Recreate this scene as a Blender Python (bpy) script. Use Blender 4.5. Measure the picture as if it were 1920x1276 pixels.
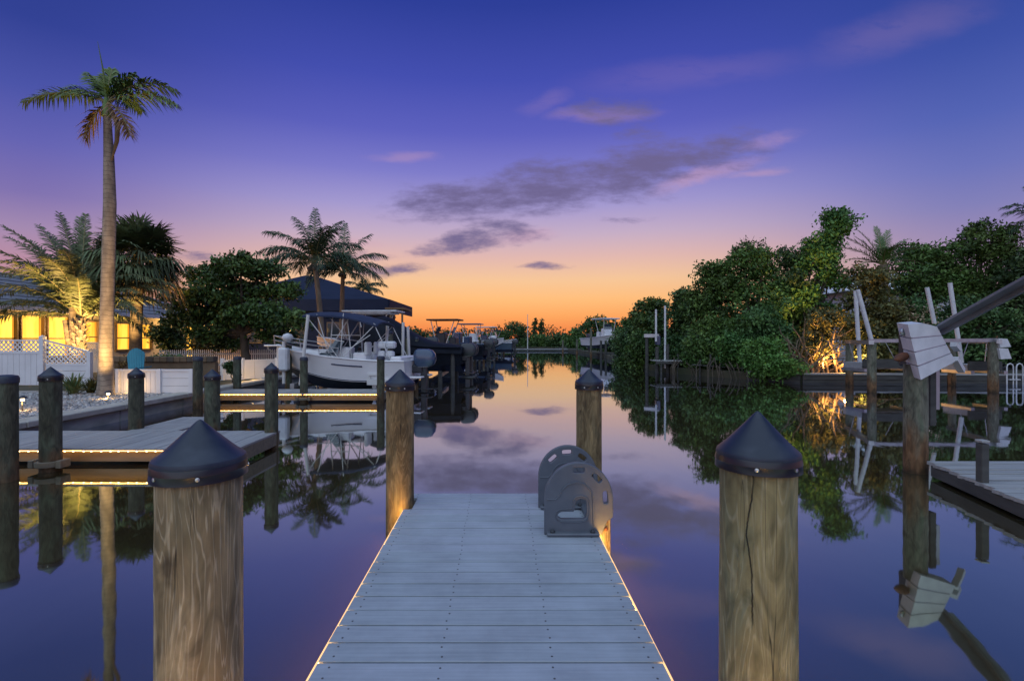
import bpy, bmesh, math, random
import numpy as np
from mathutils import Vector, Matrix, Euler

for o in list(bpy.data.objects):
    bpy.data.objects.remove(o)
scene = bpy.context.scene
COL = scene.collection
R = math.radians
rnd = random.Random(7)

# ------------------------------------------------------------------ camera
F, CX, CY, EYE = 945.0, 938.0, 634.0, 1.70
def at(px, py, Y):
    """point seen at photo pixel (px, py) that stands Y metres ahead of the eye"""
    return Vector(((px - CX) / F * Y, Y, EYE - (py - CY) / F * Y))
cd = bpy.data.cameras.new('camera')
cam = bpy.data.objects.new('camera', cd)
COL.objects.link(cam)
cam.location = (0, 0, EYE)
cam.rotation_euler = (R(90), 0, 0)
cd.sensor_width = 36
cd.lens = F / 1920 * 36
cd.shift_x = (960 - CX) / 1920
cd.shift_y = -(638 - CY) / 1920
cd.clip_end = 3000
cd.clip_start = 0.05
scene.camera = cam

# ------------------------------------------------------------------ world: dusk sky
def lin(r, g, b):
    f = lambda c: (c / 12.92 if c <= 0.04045 else ((c + 0.055) / 1.055) ** 2.4)
    return (f(r / 255), f(g / 255), f(b / 255), 1)
world = bpy.data.worlds.new('World')
scene.world = world
world.use_nodes = True
wt = world.node_tree
wt.nodes.clear()
wn = wt.nodes.new
def wl(a, b): wt.links.new(a, b)
def wmath(op, a, b=None, clamp=False):
    n = wn('ShaderNodeMath'); n.operation = op; n.use_clamp = clamp
    for i, v in enumerate((a, b)):
        if v is None: continue
        if isinstance(v, (int, float)): n.inputs[i].default_value = v
        else: wl(v, n.inputs[i])
    return n.outputs[0]
def wramp(fac, stops):
    n = wn('ShaderNodeValToRGB'); wl(fac, n.inputs[0])
    e = n.color_ramp.elements
    while len(e) > 1: e.remove(e[-1])
    for i, (p, c) in enumerate(stops):
        k = e[0] if i == 0 else e.new(p)
        k.position = p; k.color = lin(*c)
    return n.outputs[0]
def wmix(f, a, b):
    n = wn('ShaderNodeMix'); n.data_type = 'RGBA'
    if isinstance(f, (int, float)): n.inputs[0].default_value = f
    else: wl(f, n.inputs[0])
    for i, v in ((6, a), (7, b)):
        if isinstance(v, tuple): n.inputs[i].default_value = v
        else: wl(v, n.inputs[i])
    return n.outputs[2]
tc = wn('ShaderNodeTexCoord').outputs['Generated']
sx = wn('ShaderNodeSeparateXYZ'); wl(tc, sx.inputs[0])
dx, dy, dz = sx.outputs
elev = wmath('DIVIDE', wmath('ARCSINE', dz), math.pi / 2)      # 0 horizon, 1 zenith
E = lambda deg: max(0.0, deg / 90)
centre = [(0, (236, 124, 74)), (E(1.2), (244, 142, 80)), (E(2.6), (252, 168, 98)), (E(4.4), (254, 190, 124)), (E(6.5), (246, 198, 152)),
          (E(9), (226, 184, 176)), (E(11.5), (198, 174, 198)), (E(14.5), (164, 154, 208)), (E(18), (126, 124, 202)),
          (E(22), (93, 97, 190)), (E(27), (68, 79, 176)), (E(33.5), (45, 62, 152)), (E(60), (44, 58, 138)), (1, (44, 58, 138))]
side = [(0, (214, 142, 118)), (E(3), (206, 146, 134)), (E(6), (190, 142, 160)), (E(9), (164, 138, 176)), (E(12), (128, 114, 176)),
        (E(16), (100, 99, 178)), (E(20), (75, 84, 168)), (E(25), (50, 65, 148)), (E(33), (40, 58, 132)), (E(60), (42, 58, 128)), (1, (44, 58, 138))]
hl = wmath('SQRT', wmath('ADD', wmath('MULTIPLY', dx, dx), wmath('MULTIPLY', dy, dy)))
cosaz = wmath('DIVIDE', dy, wmath('MAXIMUM', hl, 1e-4))           # 1 towards the afterglow
mr = wn('ShaderNodeMapRange'); mr.interpolation_type = 'SMOOTHSTEP'
wl(cosaz, mr.inputs[0]); mr.inputs[1].default_value = 0.72; mr.inputs[2].default_value = 0.985
glow = mr.outputs[0]
right = [(0, (200, 136, 128)), (E(4), (186, 146, 156)), (E(8), (158, 140, 178)), (E(11), (130, 128, 184)), (E(14), (108, 116, 186)), (E(18), (84, 100, 180)),
         (E(23), (62, 82, 166)), (E(28), (48, 70, 152)), (E(34), (42, 62, 138)), (E(60), (42, 58, 130)), (1, (44, 58, 138))]
rs_ = wn('ShaderNodeMapRange'); rs_.interpolation_type = 'SMOOTHSTEP'; wl(wmath('DIVIDE', dx, wmath('MAXIMUM', hl, 1e-4)), rs_.inputs[0])
rs_.inputs[1].default_value = -0.1; rs_.inputs[2].default_value = 0.6
sky = wmix(glow, wmix(rs_.outputs[0], wramp(elev, side), wramp(elev, right)), wramp(elev, centre))

# cloud bank, laid out on the sky by direction (u = x/y, v = z/y)
ysafe = wmath('MAXIMUM', dy, 0.05)
cu = wmath('DIVIDE', dx, ysafe); cv = wmath('DIVIDE', dz, ysafe)
cmb = wn('ShaderNodeCombineXYZ'); wl(cu, cmb.inputs[0]); wl(cv, cmb.inputs[1])
uv = cmb.outputs[0]
def wnoise(scale, sx_, sy_, detail=5, rough=0.55, rot=0.0):
    m = wn('ShaderNodeMapping'); wl(uv, m.inputs[0]); m.inputs['Scale'].default_value = (sx_, sy_, 1)
    m.inputs['Rotation'].default_value = (0, 0, rot)
    n = wn('ShaderNodeTexNoise'); wl(m.outputs[0], n.inputs['Vector'])
    n.inputs['Scale'].default_value = scale; n.inputs['Detail'].default_value = detail; n.inputs['Roughness'].default_value = rough
    return n
nz = wnoise(6, 1, 2.6, 6, 0.6, R(-10))
off = wn('ShaderNodeVectorMath'); off.operation = 'SUBTRACT'; wl(nz.outputs['Color'], off.inputs[0]); off.inputs[1].default_value = (0.5, 0.5, 0.5)
offs = wn('ShaderNodeVectorMath'); offs.operation = 'MULTIPLY'; wl(off.outputs[0], offs.inputs[0]); offs.inputs[1].default_value = (0.13, 0.04, 0)
uvd = wn('ShaderNodeVectorMath'); uvd.operation = 'ADD'; wl(uv, uvd.inputs[0]); wl(offs.outputs[0], uvd.inputs[1])
fine = wnoise(13, 1, 3.0, 9, 0.66, R(-12)).outputs[0]
def ellipses(lst, gx=1.0, gy=1.0):
    acc = None
    for (px, py, rx, ry, ang, w) in lst:
        m = wn('ShaderNodeMapping'); m.vector_type = 'TEXTURE'; wl(uvd.outputs[0], m.inputs[0])
        m.inputs['Location'].default_value = ((px - CX) / F, (CY - py) / F, 0)
        m.inputs['Rotation'].default_value = (0, 0, R(ang)); m.inputs['Scale'].default_value = (rx * gx / F, ry * gy / F, 1)
        l = wn('ShaderNodeVectorMath'); l.operation = 'LENGTH'; wl(m.outputs[0], l.inputs[0])
        q = wn('ShaderNodeMapRange'); q.interpolation_type = 'SMOOTHSTEP'; wl(l.outputs['Value'], q.inputs[0])
        q.inputs[1].default_value = 1.25; q.inputs[2].default_value = 0.15; q.inputs[3].default_value = 0; q.inputs[4].default_value = w
        acc = q.outputs[0] if acc is None else wmath('MAXIMUM', acc, q.outputs[0])
    return acc
dark = ellipses([(870, 378, 165, 34, 2, .95), (800, 385, 100, 18, 0, .8), (1030, 350, 170, 44, 8, .95), (940, 368, 150, 36, 5, .9), (1200, 318, 190, 42, 12, .95), (1330, 290, 140, 34, 12, .8),
                 (1140, 207, 110, 24, 0, .75), (1200, 262, 60, 44, 0, .55), (1110, 335, 120, 34, 10, .9), (880, 452, 125, 20, 8, .95), (950, 428, 95, 15, -4, .75), (1018, 497, 62, 7, 2, .75),
                 (730, 506, 75, 12, 4, .85), (690, 478, 90, 9, 0, .55), (1160, 412, 60, 7, 3, .5), (390, 486, 80, 10, -4, .6), (860, 412, 70, 8, 0, .6)], 1.12, 1.5)
pink = ellipses([(1320, 330, 120, 16, 16, .5), (1130, 214, 110, 16, 0, .34), (1450, 265, 70, 14, 14, .28), (1425, 322, 60, 10, 6, .38), (1690, 55, 190, 45, 18, .12),
                 (750, 293, 70, 12, 0, .3), (980, 440, 90, 14, 6, .4), (1300, 135, 240, 34, 6, .09), (1020, 190, 60, 20, 20, .12), (660, 455, 60, 10, 0, .3)])
fm = wn('ShaderNodeMapRange'); wl(fine, fm.inputs[0]); fm.inputs[1].default_value = 0.16; fm.inputs[2].default_value = 0.46
front = wn('ShaderNodeMapRange'); wl(dy, front.inputs[0]); front.inputs[1].default_value = 0.1; front.inputs[2].default_value = 0.4
def wisp(mask, amp, a, b):
    v = wmath('ADD', mask, wmath('MULTIPLY', wmath('SUBTRACT', fine, 0.5), amp))
    q = wn('ShaderNodeMapRange'); q.interpolation_type = 'SMOOTHSTEP'; wl(v, q.inputs[0]); q.inputs[1].default_value = a; q.inputs[2].default_value = b
    return wmath('MULTIPLY', q.outputs[0], wmath('MINIMUM', wmath('MULTIPLY', mask, 3.0), 1.0))
dmask = wmath('MULTIPLY', wmath('MULTIPLY', wisp(dark, 2.0, .12, 1.15), 0.95), front.outputs[0], True)
pmask = wmath('MULTIPLY', wmath('MULTIPLY', wmath('MULTIPLY', pink, fm.outputs[0]), front.outputs[0]), 0.95, True)
sky = wmix(pmask, sky, lin(206, 160, 182))
sky = wmix(dmask, sky, lin(108, 99, 142))
bg = wn('ShaderNodeBackground'); wl(sky, bg.inputs[0]); bg.inputs[1].default_value = 1.0
# faint physical twilight sky on top of the graded afterglow
nsky = wn('ShaderNodeTexSky'); nsky.sky_type = 'NISHITA'; nsky.sun_disc = False
nsky.sun_elevation = R(1.0); nsky.sun_rotation = R(0)
bg2 = wn('ShaderNodeBackground'); wl(nsky.outputs[0], bg2.inputs[0]); bg2.inputs[1].default_value = 0.0015
addw = wn('ShaderNodeAddShader'); wl(bg.outputs[0], addw.inputs[0]); wl(bg2.outputs[0], addw.inputs[1])
wo = wn('ShaderNodeOutputWorld'); wl(addw.outputs[0], wo.inputs[0])

# soft, shadowless twilight from the sky behind the eye
sd = bpy.data.lights.new('twilight', 'SUN'); sd.energy = 2.1; sd.angle = R(110); sd.color = (0.72, 0.90, 1.0)
sun = bpy.data.objects.new('twilight', sd); COL.objects.link(sun)
sun.rotation_euler = Vector((0.2, 0.62, -1.0)).to_track_quat('-Z', 'Y').to_euler()

vs = scene.view_settings
scene.display_settings.display_device = 'sRGB'
vs.view_transform = 'Standard'; vs.look = 'None'; vs.exposure = 0; vs.gamma = 1; vs.use_curve_mapping = False
cy = scene.cycles
cy.use_denoising = True
cy.max_bounces = 6; cy.diffuse_bounces = 2; cy.glossy_bounces = 3; cy.transmission_bounces = 2; cy.transparent_max_bounces = 4
cy.sample_clamp_indirect = 4.0
cy.caustics_reflective = False; cy.caustics_refractive = False

# ------------------------------------------------------------------ materials
def new_mat(name):
    m = bpy.data.materials.new(name); m.use_nodes = True
    nt = m.node_tree; nt.nodes.clear()
    out = nt.nodes.new('ShaderNodeOutputMaterial'); b = nt.nodes.new('ShaderNodeBsdfPrincipled')
    nt.links.new(b.outputs[0], out.inputs[0])
    return m, nt, b
def pmat(name, c1, c2=None, scale=(5, 5, 5), rough=0.6, bump=0.0, metal=0.0, spec=0.5, detail=5, island=0.0, stain=0.0, lo=0.35, hi=0.65, dist=0.0, bdist=0.02):
    """two-tone noise material; island = hue/value change from leaf to leaf or from piece to piece"""
    m, nt, b = new_mat(name)
    N, L = nt.nodes.new, nt.links.new
    c2 = c2 or c1
    t = N('ShaderNodeTexCoord'); mp = N('ShaderNodeMapping'); L(t.outputs['Object'], mp.inputs[0]); mp.inputs['Scale'].default_value = scale
    n = N('ShaderNodeTexNoise'); L(mp.outputs[0], n.inputs['Vector']); n.inputs['Scale'].default_value = 1; n.inputs['Detail'].default_value = detail
    n.inputs['Distortion'].default_value = dist
    r = N('ShaderNodeMapRange'); L(n.outputs[0], r.inputs[0]); r.inputs[1].default_value = lo; r.inputs[2].default_value = hi
    mx = N('ShaderNodeMix'); mx.data_type = 'RGBA'; L(r.outputs[0], mx.inputs[0]); mx.inputs[6].default_value = (*c1[:3], 1); mx.inputs[7].default_value = (*c2[:3], 1)
    col = mx.outputs[2]
    if island:
        g = N('ShaderNodeNewGeometry'); hs = N('ShaderNodeHueSaturation')
        q = N('ShaderNodeMapRange'); L(g.outputs['Random Per Island'], q.inputs[0]); q.inputs[3].default_value = 1 - island; q.inputs[4].default_value = 1 + island
        oi = N('ShaderNodeObjectInfo'); qo = N('ShaderNodeMapRange'); L(oi.outputs['Random'], qo.inputs[0]); qo.inputs[3].default_value = 1 - island * .6; qo.inputs[4].default_value = 1 + island * .6
        pr_ = N('ShaderNodeMath'); pr_.operation = 'MULTIPLY'; L(q.outputs[0], pr_.inputs[0]); L(qo.outputs[0], pr_.inputs[1])
        L(pr_.outputs[0], hs.inputs['Value']); L(col, hs.inputs['Color']); col = hs.outputs[0]
        q2 = N('ShaderNodeMapRange'); L(oi.outputs['Random'], q2.inputs[0]); q2.inputs[3].default_value = 0.485; q2.inputs[4].default_value = 0.515
        L(q2.outputs[0], hs.inputs['Hue'])
    if stain:
        gp = N('ShaderNodeNewGeometry'); n3 = N('ShaderNodeTexNoise'); L(gp.outputs['Position'], n3.inputs['Vector']); n3.inputs['Scale'].default_value = 3.1; n3.inputs['Detail'].default_value = 7; n3.inputs['Roughness'].default_value = .65
        q3 = N('ShaderNodeMapRange'); L(n3.outputs[0], q3.inputs[0]); q3.inputs[1].default_value = .3; q3.inputs[2].default_value = .66; q3.inputs[3].default_value = 1 - stain; q3.inputs[4].default_value = 1.06
        h3 = N('ShaderNodeHueSaturation'); L(q3.outputs[0], h3.inputs['Value']); L(col, h3.inputs['Color']); col = h3.outputs[0]
    L(col, b.inputs['Base Color'])
    b.inputs['Roughness'].default_value = rough; b.inputs['Metallic'].default_value = metal; b.inputs['Specular IOR Level'].default_value = spec
    if bump:
        bm = N('ShaderNodeBump'); L(n.outputs[0], bm.inputs['Height']); bm.inputs['Strength'].default_value = bump; bm.inputs['Distance'].default_value = bdist
        L(bm.outputs[0], b.inputs['Normal'])
    return m
def emat(name, col, strength, c2=None, scale=(3, 3, 3)):
    m = bpy.data.materials.new(name); m.use_nodes = True
    nt = m.node_tree; nt.nodes.clear(); N, L = nt.nodes.new, nt.links.new
    out = N('ShaderNodeOutputMaterial'); e = N('ShaderNodeEmission'); L(e.outputs[0], out.inputs[0])
    e.inputs[0].default_value = (*col[:3], 1); e.inputs[1].default_value = strength
    if c2:
        t = N('ShaderNodeTexCoord'); mp = N('ShaderNodeMapping'); L(t.outputs['Object'], mp.inputs[0]); mp.inputs['Scale'].default_value = scale
        n = N('ShaderNodeTexNoise'); L(mp.outputs[0], n.inputs['Vector']); n.inputs['Scale'].default_value = 1; n.inputs['Detail'].default_value = 2
        r = N('ShaderNodeMapRange'); L(n.outputs[0], r.inputs[0]); r.inputs[1].default_value = .4; r.inputs[2].default_value = .6
        mx = N('ShaderNodeMix'); mx.data_type = 'RGBA'; L(r.outputs[0], mx.inputs[0]); mx.inputs[6].default_value = (*col[:3], 1); mx.inputs[7].default_value = (*c2[:3], 1)
        L(mx.outputs[2], e.inputs[0])
    return m
def piling_mat(name, c1, c2, c3, green, tide, wave=1.0, split=None):
    """round timber: grain that runs up the pole, knots, checks, algae streaks, a stained tide zone"""
    m, nt, b = new_mat(name); N, L = nt.nodes.new, nt.links.new
    t = N('ShaderNodeTexCoord'); oi = N('ShaderNodeObjectInfo')
    add = N('ShaderNodeVectorMath'); add.operation = 'ADD'; L(t.outputs['Object'], add.inputs[0])
    sc = N('ShaderNodeVectorMath'); sc.operation = 'SCALE'; L(oi.outputs['Location'], sc.inputs[0]); sc.inputs['Scale'].default_value = 3.7; L(sc.outputs[0], add.inputs[1])
    def noise(sx, sz, det=5, dist=0.0):
        mp = N('ShaderNodeMapping'); L(add.outputs[0], mp.inputs[0]); mp.inputs['Scale'].default_value = (sx, sx, sz)
        n = N('ShaderNodeTexNoise'); L(mp.outputs[0], n.inputs['Vector']); n.inputs['Scale'].default_value = 1; n.inputs['Detail'].default_value = det
        n.inputs['Distortion'].default_value = dist
        return n.outputs[0]
    def rng(v, a, b_, c=0, d=1):
        r = N('ShaderNodeMapRange'); L(v, r.inputs[0])
        for i, q in enumerate((a, b_, c, d)): r.inputs[i + 1].default_value = q
        return r.outputs[0]
    def mix(f, a, b_):
        mx = N('ShaderNodeMix'); mx.data_type = 'RGBA'
        if isinstance(f, float): mx.inputs[0].default_value = f
        else: L(f, mx.inputs[0])
        for i, v in ((6, a), (7, b_)):
            if isinstance(v, tuple): mx.inputs[i].default_value = (*v[:3], 1)
            else: L(v, mx.inputs[i])
        return mx.outputs[2]
    def mul(a, b_):
        k = N('ShaderNodeMath'); k.operation = 'MULTIPLY'
        for i, v in enumerate((a, b_)):
            if isinstance(v, float): k.inputs[i].default_value = v
            else: L(v, k.inputs[i])
        return k.outputs[0]
    broad = noise(7, 1.1, 3, 0.8)
    # cathedral grain: contour lines of a slow field
    field = noise(12, 1.5, 3, 0.6)
    fr = N('ShaderNodeMath'); fr.operation = 'MULTIPLY'; L(field, fr.inputs[0]); fr.inputs[1].default_value = 16 * wave
    fr2 = N('ShaderNodeMath'); fr2.operation = 'FRACT'; L(fr.outputs[0], fr2.inputs[0])
    pp = N('ShaderNodeMath'); pp.operation = 'PINGPONG'; L(fr2.outputs[0], pp.inputs[0]); pp.inputs[1].default_value = 0.5
    grain = rng(pp.outputs[0], 0.30, 0.46)
    fibre = noise(85, 4.0, 6)
    col = mix(rng(broad, .4, .62), c1, c2)
    col = mix(mul(grain, 0.6), col, c3)
    col = mix(mul(rng(fibre, .42, .7), 0.55), col, tuple(x * 0.55 for x in c1))
    col = mix(mul(rng(noise(5, 1.6, 4, 1.0), .52, .68), green), col, (0.10, 0.13, 0.085))
    crack = noise(16, 0.55, 3, 0.2)
    ck = rng(crack, 0.498, 0.504); ck2 = rng(crack, 0.512, 0.506)
    kk = mul(mul(ck, ck2), rng(noise(4, 2.0, 2), .5, .58))
    col = mix(mul(kk, 0.85), col, (0.012, 0.01, 0.008))
    # knots
    vo = N('ShaderNodeTexVoronoi'); mp = N('ShaderNodeMapping'); L(add.outputs[0], mp.inputs[0]); mp.inputs['Scale'].default_value = (5, 5, 2.6); L(mp.outputs[0], vo.inputs['Vector']); vo.inputs['Scale'].default_value = 1
    col = mix(mul(rng(vo.outputs['Distance'], .16, .06), 0.75), col, (0.03, 0.02, 0.012))
    if tide:
        sp = N('ShaderNodeSeparateXYZ'); L(t.outputs['Object'], sp.inputs[0])
        zz = N('ShaderNodeMath'); zz.operation = 'ADD'; L(sp.outputs[2], zz.inputs[0]); L(rng(noise(9, 3), .3, .7, -.18, .18), zz.inputs[1])
        col = mix(mul(rng(zz.outputs[0], tide + .1, tide - .25), 0.8), col, (0.16, 0.075, 0.028))
        col = mix(mul(rng(zz.outputs[0], .14, .0), 0.7), col, (0.012, 0.013, 0.008))
    blot = noise(11, 4.5, 5, 1.4)
    hv = N('ShaderNodeHueSaturation'); L(rng(blot, .32, .68, .55, 1.35), hv.inputs['Value']); L(col, hv.inputs['Color']); col = hv.outputs[0]
    if split is not None:
        s3 = N('ShaderNodeSeparateXYZ'); L(t.outputs['Object'], s3.inputs[0])
        at2 = N('ShaderNodeMath'); at2.operation = 'ARCTAN2'; L(s3.outputs[1], at2.inputs[0]); L(s3.outputs[0], at2.inputs[1])
        wob = N('ShaderNodeMath'); wob.operation = 'ADD'; L(at2.outputs[0], wob.inputs[0]); L(rng(noise(.01, 3.2, 5), .3, .7, -.17 - split, .17 - split), wob.inputs[1])
        ab = N('ShaderNodeMath'); ab.operation = 'ABSOLUTE'; L(wob.outputs[0], ab.inputs[0])
        sp2 = mul(rng(ab.outputs[0], .028, .008), rng(noise(.01, 2.1, 2), .40, .46))
        col = mix(mul(sp2, 0.95), col, (0.008, 0.007, 0.006)); kk = sp2
    L(col, b.inputs['Base Color']); b.inputs['Roughness'].default_value = 0.75; b.inputs['Specular IOR Level'].default_value = 0.3
    hsum = N('ShaderNodeMath'); hsum.operation = 'ADD'; L(mul(grain, 0.5), hsum.inputs[0]); L(fibre, hsum.inputs[1])
    hs2 = N('ShaderNodeMath'); hs2.operation = 'SUBTRACT'; L(hsum.outputs[0], hs2.inputs[0]); L(mul(kk, 3.0), hs2.inputs[1])
    bm = N('ShaderNodeBump'); L(hs2.outputs[0], bm.inputs['Height']); bm.inputs['Strength'].default_value = 0.45; bm.inputs['Distance'].default_value = 0.006
    L(bm.outputs[0], b.inputs['Normal'])
    return m
M = {}
M['pile_tan'] = piling_mat('piling_tan', (0.35, 0.285, 0.165), (0.195, 0.145, 0.075), (0.53, 0.46, 0.31), 0.22, 0, 0.75)
M['pile_grey'] = piling_mat('piling_grey', (0.30, 0.265, 0.13), (0.175, 0.15, 0.07), (0.38, 0.35, 0.21), 0.75, 0, 0.7, R(-126))
M['pile_brown'] = piling_mat('piling_brown', (0.25, 0.185, 0.09), (0.13, 0.09, 0.042), (0.31, 0.24, 0.13), 0.3, 0, 0.9)
M['pile_green'] = piling_mat('piling_green', (0.088, 0.092, 0.062), (0.06, 0.062, 0.042), (0.042, 0.044, 0.032), 0.6, 0.22, 0.7)
M['pile_rust'] = piling_mat('piling_rust', (0.19, 0.19, 0.14), (0.13, 0.13, 0.10), (0.085, 0.082, 0.06), 0.7, 0.55, 0.7)
M['cap'] = pmat('black_plastic', (0.010, 0.018, 0.036), (0.042, 0.055, 0.08), (9, 9, 14), 0.48, 0.12, spec=0.5, bdist=0.003, detail=9, lo=.45, hi=.8)
M['skirt'] = pmat('shaded_cap_skirt', (0.008, 0.007, 0.010), (0.018, 0.015, 0.02), (9, 9, 30), 0.32, 0.08, spec=0.5, bdist=0.003)  # darker than the cone: shade below the rim is put into this colour
M['screw'] = pmat('steel', (0.5, 0.48, 0.45), rough=0.3, metal=1)
M['dark_screw'] = pmat('dark_screw', (0.07, 0.07, 0.075), rough=0.5)
M['deck'] = pmat('composite_deck', (0.305, 0.34, 0.385), (0.37, 0.41, 0.46), (2, 60, 60), 0.62, 0.12, island=0.11, stain=0.2, lo=.3, hi=.7, bdist=0.003)
M['deck_dark'] = pmat('weathered_deck', (0.25, 0.25, 0.25), (0.35, 0.345, 0.34), (30, 1.5, 30), 0.7, 0.15, island=0.12, bdist=0.004)
M['deck_grey'] = pmat('old_grey_boards', (0.25, 0.26, 0.26), (0.36, 0.36, 0.35), (1.5, 22, 22), 0.75, 0.3, island=0.16, bdist=0.006)
M['joist'] = pmat('treated_joist', (0.13, 0.115, 0.085), (0.19, 0.16, 0.11), (3, 20, 20), 0.75, 0.2)
M['fascia'] = pmat('dock_fascia', (0.26, 0.20, 0.13), (0.19, 0.145, 0.09), (1.5, 14, 14), 0.75, 0.2)
M['led'] = emat('warm_led', (1.0, 0.60, 0.28), 1.5)
M['rope'] = emat('warm_rope_light', (1.0, 0.48, 0.10), 60.0)
M['led_dock'] = emat('warm_led_rope', (1.0, 0.48, 0.11), 9.5)
M['bulb'] = emat('warm_bulb', (1.0, 0.70, 0.34), 9.0)
M['grey_plastic'] = pmat('grey_plastic', (0.085, 0.10, 0.125), (0.11, 0.125, 0.15), (9, 9, 9), 0.5, 0.05, spec=0.5, bdist=0.004)
M['white_plastic'] = pmat('white_plastic', (0.64, 0.66, 0.68), (0.54, 0.56, 0.58), (6, 6, 6), 0.45, 0.03)
M['vinyl'] = pmat('white_vinyl', (0.74, 0.74, 0.75), (0.66, 0.66, 0.67), (2, 2, 2), 0.45)
M['concrete'] = pmat('concrete', (0.44, 0.42, 0.37), (0.31, 0.30, 0.26), (3, 3, 3), 0.85, 0.3, detail=8)
M['concrete_wet'] = pmat('seawall_concrete', (0.42, 0.43, 0.38), (0.24, 0.27, 0.23), (1.6, 1.6, 4), 0.8, 0.35, detail=8)
M['steel'] = pmat('galvanised', (0.42, 0.43, 0.45), (0.33, 0.34, 0.36), (5, 5, 5), 0.4, metal=0.8)
M['alu_dark'] = pmat('dark_beam', (0.14, 0.155, 0.18), (0.22, 0.235, 0.26), (3, 3, 3), 0.5, metal=0.1)
M['rust'] = pmat('rust', (0.20, 0.075, 0.035), (0.09, 0.04, 0.025), (9, 9, 9), 0.85, 0.2)
M['black'] = pmat('black_rubber', (0.012, 0.012, 0.014), rough=0.5)
M['gelcoat'] = pmat('white_gelcoat', (0.74, 0.74, 0.75), (0.68, 0.68, 0.69), (1.5, 1.5, 1.5), 0.22, spec=0.6)
M['navy'] = pmat('navy_bottom_paint', (0.012, 0.022, 0.06), (0.02, 0.03, 0.075), (4, 4, 4), 0.6)
M['canvas'] = pmat('navy_canvas', (0.010, 0.020, 0.055), (0.017, 0.028, 0.07), (4, 4, 8), 0.8, 0.15)
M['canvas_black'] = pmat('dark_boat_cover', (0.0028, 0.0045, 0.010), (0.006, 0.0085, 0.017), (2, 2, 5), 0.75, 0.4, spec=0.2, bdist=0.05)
M['cowl'] = pmat('blue_grey_cowl', (0.03, 0.055, 0.11), (0.04, 0.07, 0.13), (3, 3, 3), 0.25, spec=0.7)
M['motor'] = pmat('dark_motor', (0.03, 0.033, 0.04), rough=0.4)
M['glass'] = pmat('dark_glass', (0.03, 0.045, 0.06), rough=0.06, spec=0.9)
M['stucco'] = pmat('cream_stucco', (0.55, 0.47, 0.34), (0.48, 0.41, 0.30), (7, 7, 7), 0.85, 0.2)
M['shingle'] = pmat('grey_roofing', (0.15, 0.155, 0.175), (0.20, 0.21, 0.23), (3, 12, 3), 0.7, 0.3)
M['navy_roof'] = pmat('navy_roofing', (0.008, 0.015, 0.040), (0.012, 0.02, 0.05), (1, 6, 1), 0.7, 0.1, spec=0.2)
M['trim'] = pmat('brown_trim', (0.16, 0.10, 0.05), (0.12, 0.08, 0.04), (5, 5, 5), 0.6)
M['white_wall'] = pmat('white_wall', (0.66, 0.67, 0.70), (0.58, 0.59, 0.62), (2, 2, 2), 0.7)
M['pane'] = emat('lit_pane', (1.0, 0.55, 0.065), 1.7, (1.0, 0.40, 0.03), (0.6, 2.6, 0.5))
M['pane_bright'] = emat('lit_pane_bright', (1.0, 0.58, 0.08), 2.0, (1.0, 0.46, 0.05), (0.6, 3.2, 0.8))
M['curtain'] = emat('self_lit_curtain', (1.0, 0.48, 0.05), 1.25, (0.9, 0.28, 0.02), (1, 9, .4))  # cloth emits its own glow, standing in for room light behind it
M['teal'] = pmat('teal_plastic', (0.012, 0.20, 0.27), (0.016, 0.24, 0.31), (5, 5, 5), 0.45)
M['royal_trunk'] = None
M['bark'] = pmat('bark', (0.11, 0.085, 0.06), (0.06, 0.048, 0.036), (6, 6, 2), 0.9, 0.5)
M['pale_bark'] = pmat('pale_bark', (0.24, 0.18, 0.12), (0.14, 0.105, 0.07), (6, 6, 2), 0.9, 0.4)
M['sabal_bark'] = pmat('sabal_bark', (0.19, 0.15, 0.10), (0.10, 0.08, 0.055), (5, 5, 14), 0.9, 0.6, bdist=0.04)
def leaf(name, c1, c2, island=0.45, sc=0.9, rough=0.55):
    return pmat(name, c1, c2, (sc, sc, sc), rough, spec=0.35, island=island, detail=3, lo=.38, hi=.62)
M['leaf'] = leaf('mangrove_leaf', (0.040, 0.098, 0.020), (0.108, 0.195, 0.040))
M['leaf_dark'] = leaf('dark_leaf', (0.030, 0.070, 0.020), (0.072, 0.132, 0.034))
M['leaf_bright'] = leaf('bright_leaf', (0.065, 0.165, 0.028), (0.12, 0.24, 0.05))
M['leaf_olive'] = leaf('olive_leaf', (0.075, 0.085, 0.026), (0.12, 0.115, 0.034))
M['seagrape'] = leaf('seagrape_leaf', (0.036, 0.088, 0.022), (0.10, 0.185, 0.045), 0.5, 0.8, 0.45)
M['royal_leaf'] = leaf('royal_frond', (0.075, 0.14, 0.032), (0.15, 0.215, 0.05), 0.35)
M['dry_leaf'] = leaf('dry_frond', (0.16, 0.085, 0.022), (0.24, 0.13, 0.035), 0.35)
M['coco_leaf'] = leaf('coconut_frond', (0.022, 0.048, 0.024), (0.045, 0.078, 0.034), 0.35)
M['date_leaf'] = leaf('date_frond', (0.062, 0.085, 0.034), (0.11, 0.13, 0.05), 0.35)
M['fan_leaf'] = leaf('fan_leaf', (0.05, 0.075, 0.032), (0.09, 0.115, 0.045), 0.4)
M['fan_dry'] = leaf('dry_fan_leaf', (0.15, 0.10, 0.045), (0.20, 0.13, 0.06), 0.4)
M['rachis'] = pmat('frond_stalk', (0.16, 0.15, 0.05), (0.22, 0.18, 0.07), (4, 4, 4), 0.6)
M['yucca'] = leaf('yucca_blade', (0.05, 0.095, 0.03), (0.16, 0.18, 0.06), 0.4, 6)
M['blossom'] = leaf('pale_blossom', (0.5, 0.36, 0.28), (0.42, 0.32, 0.2), 0.4)
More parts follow.
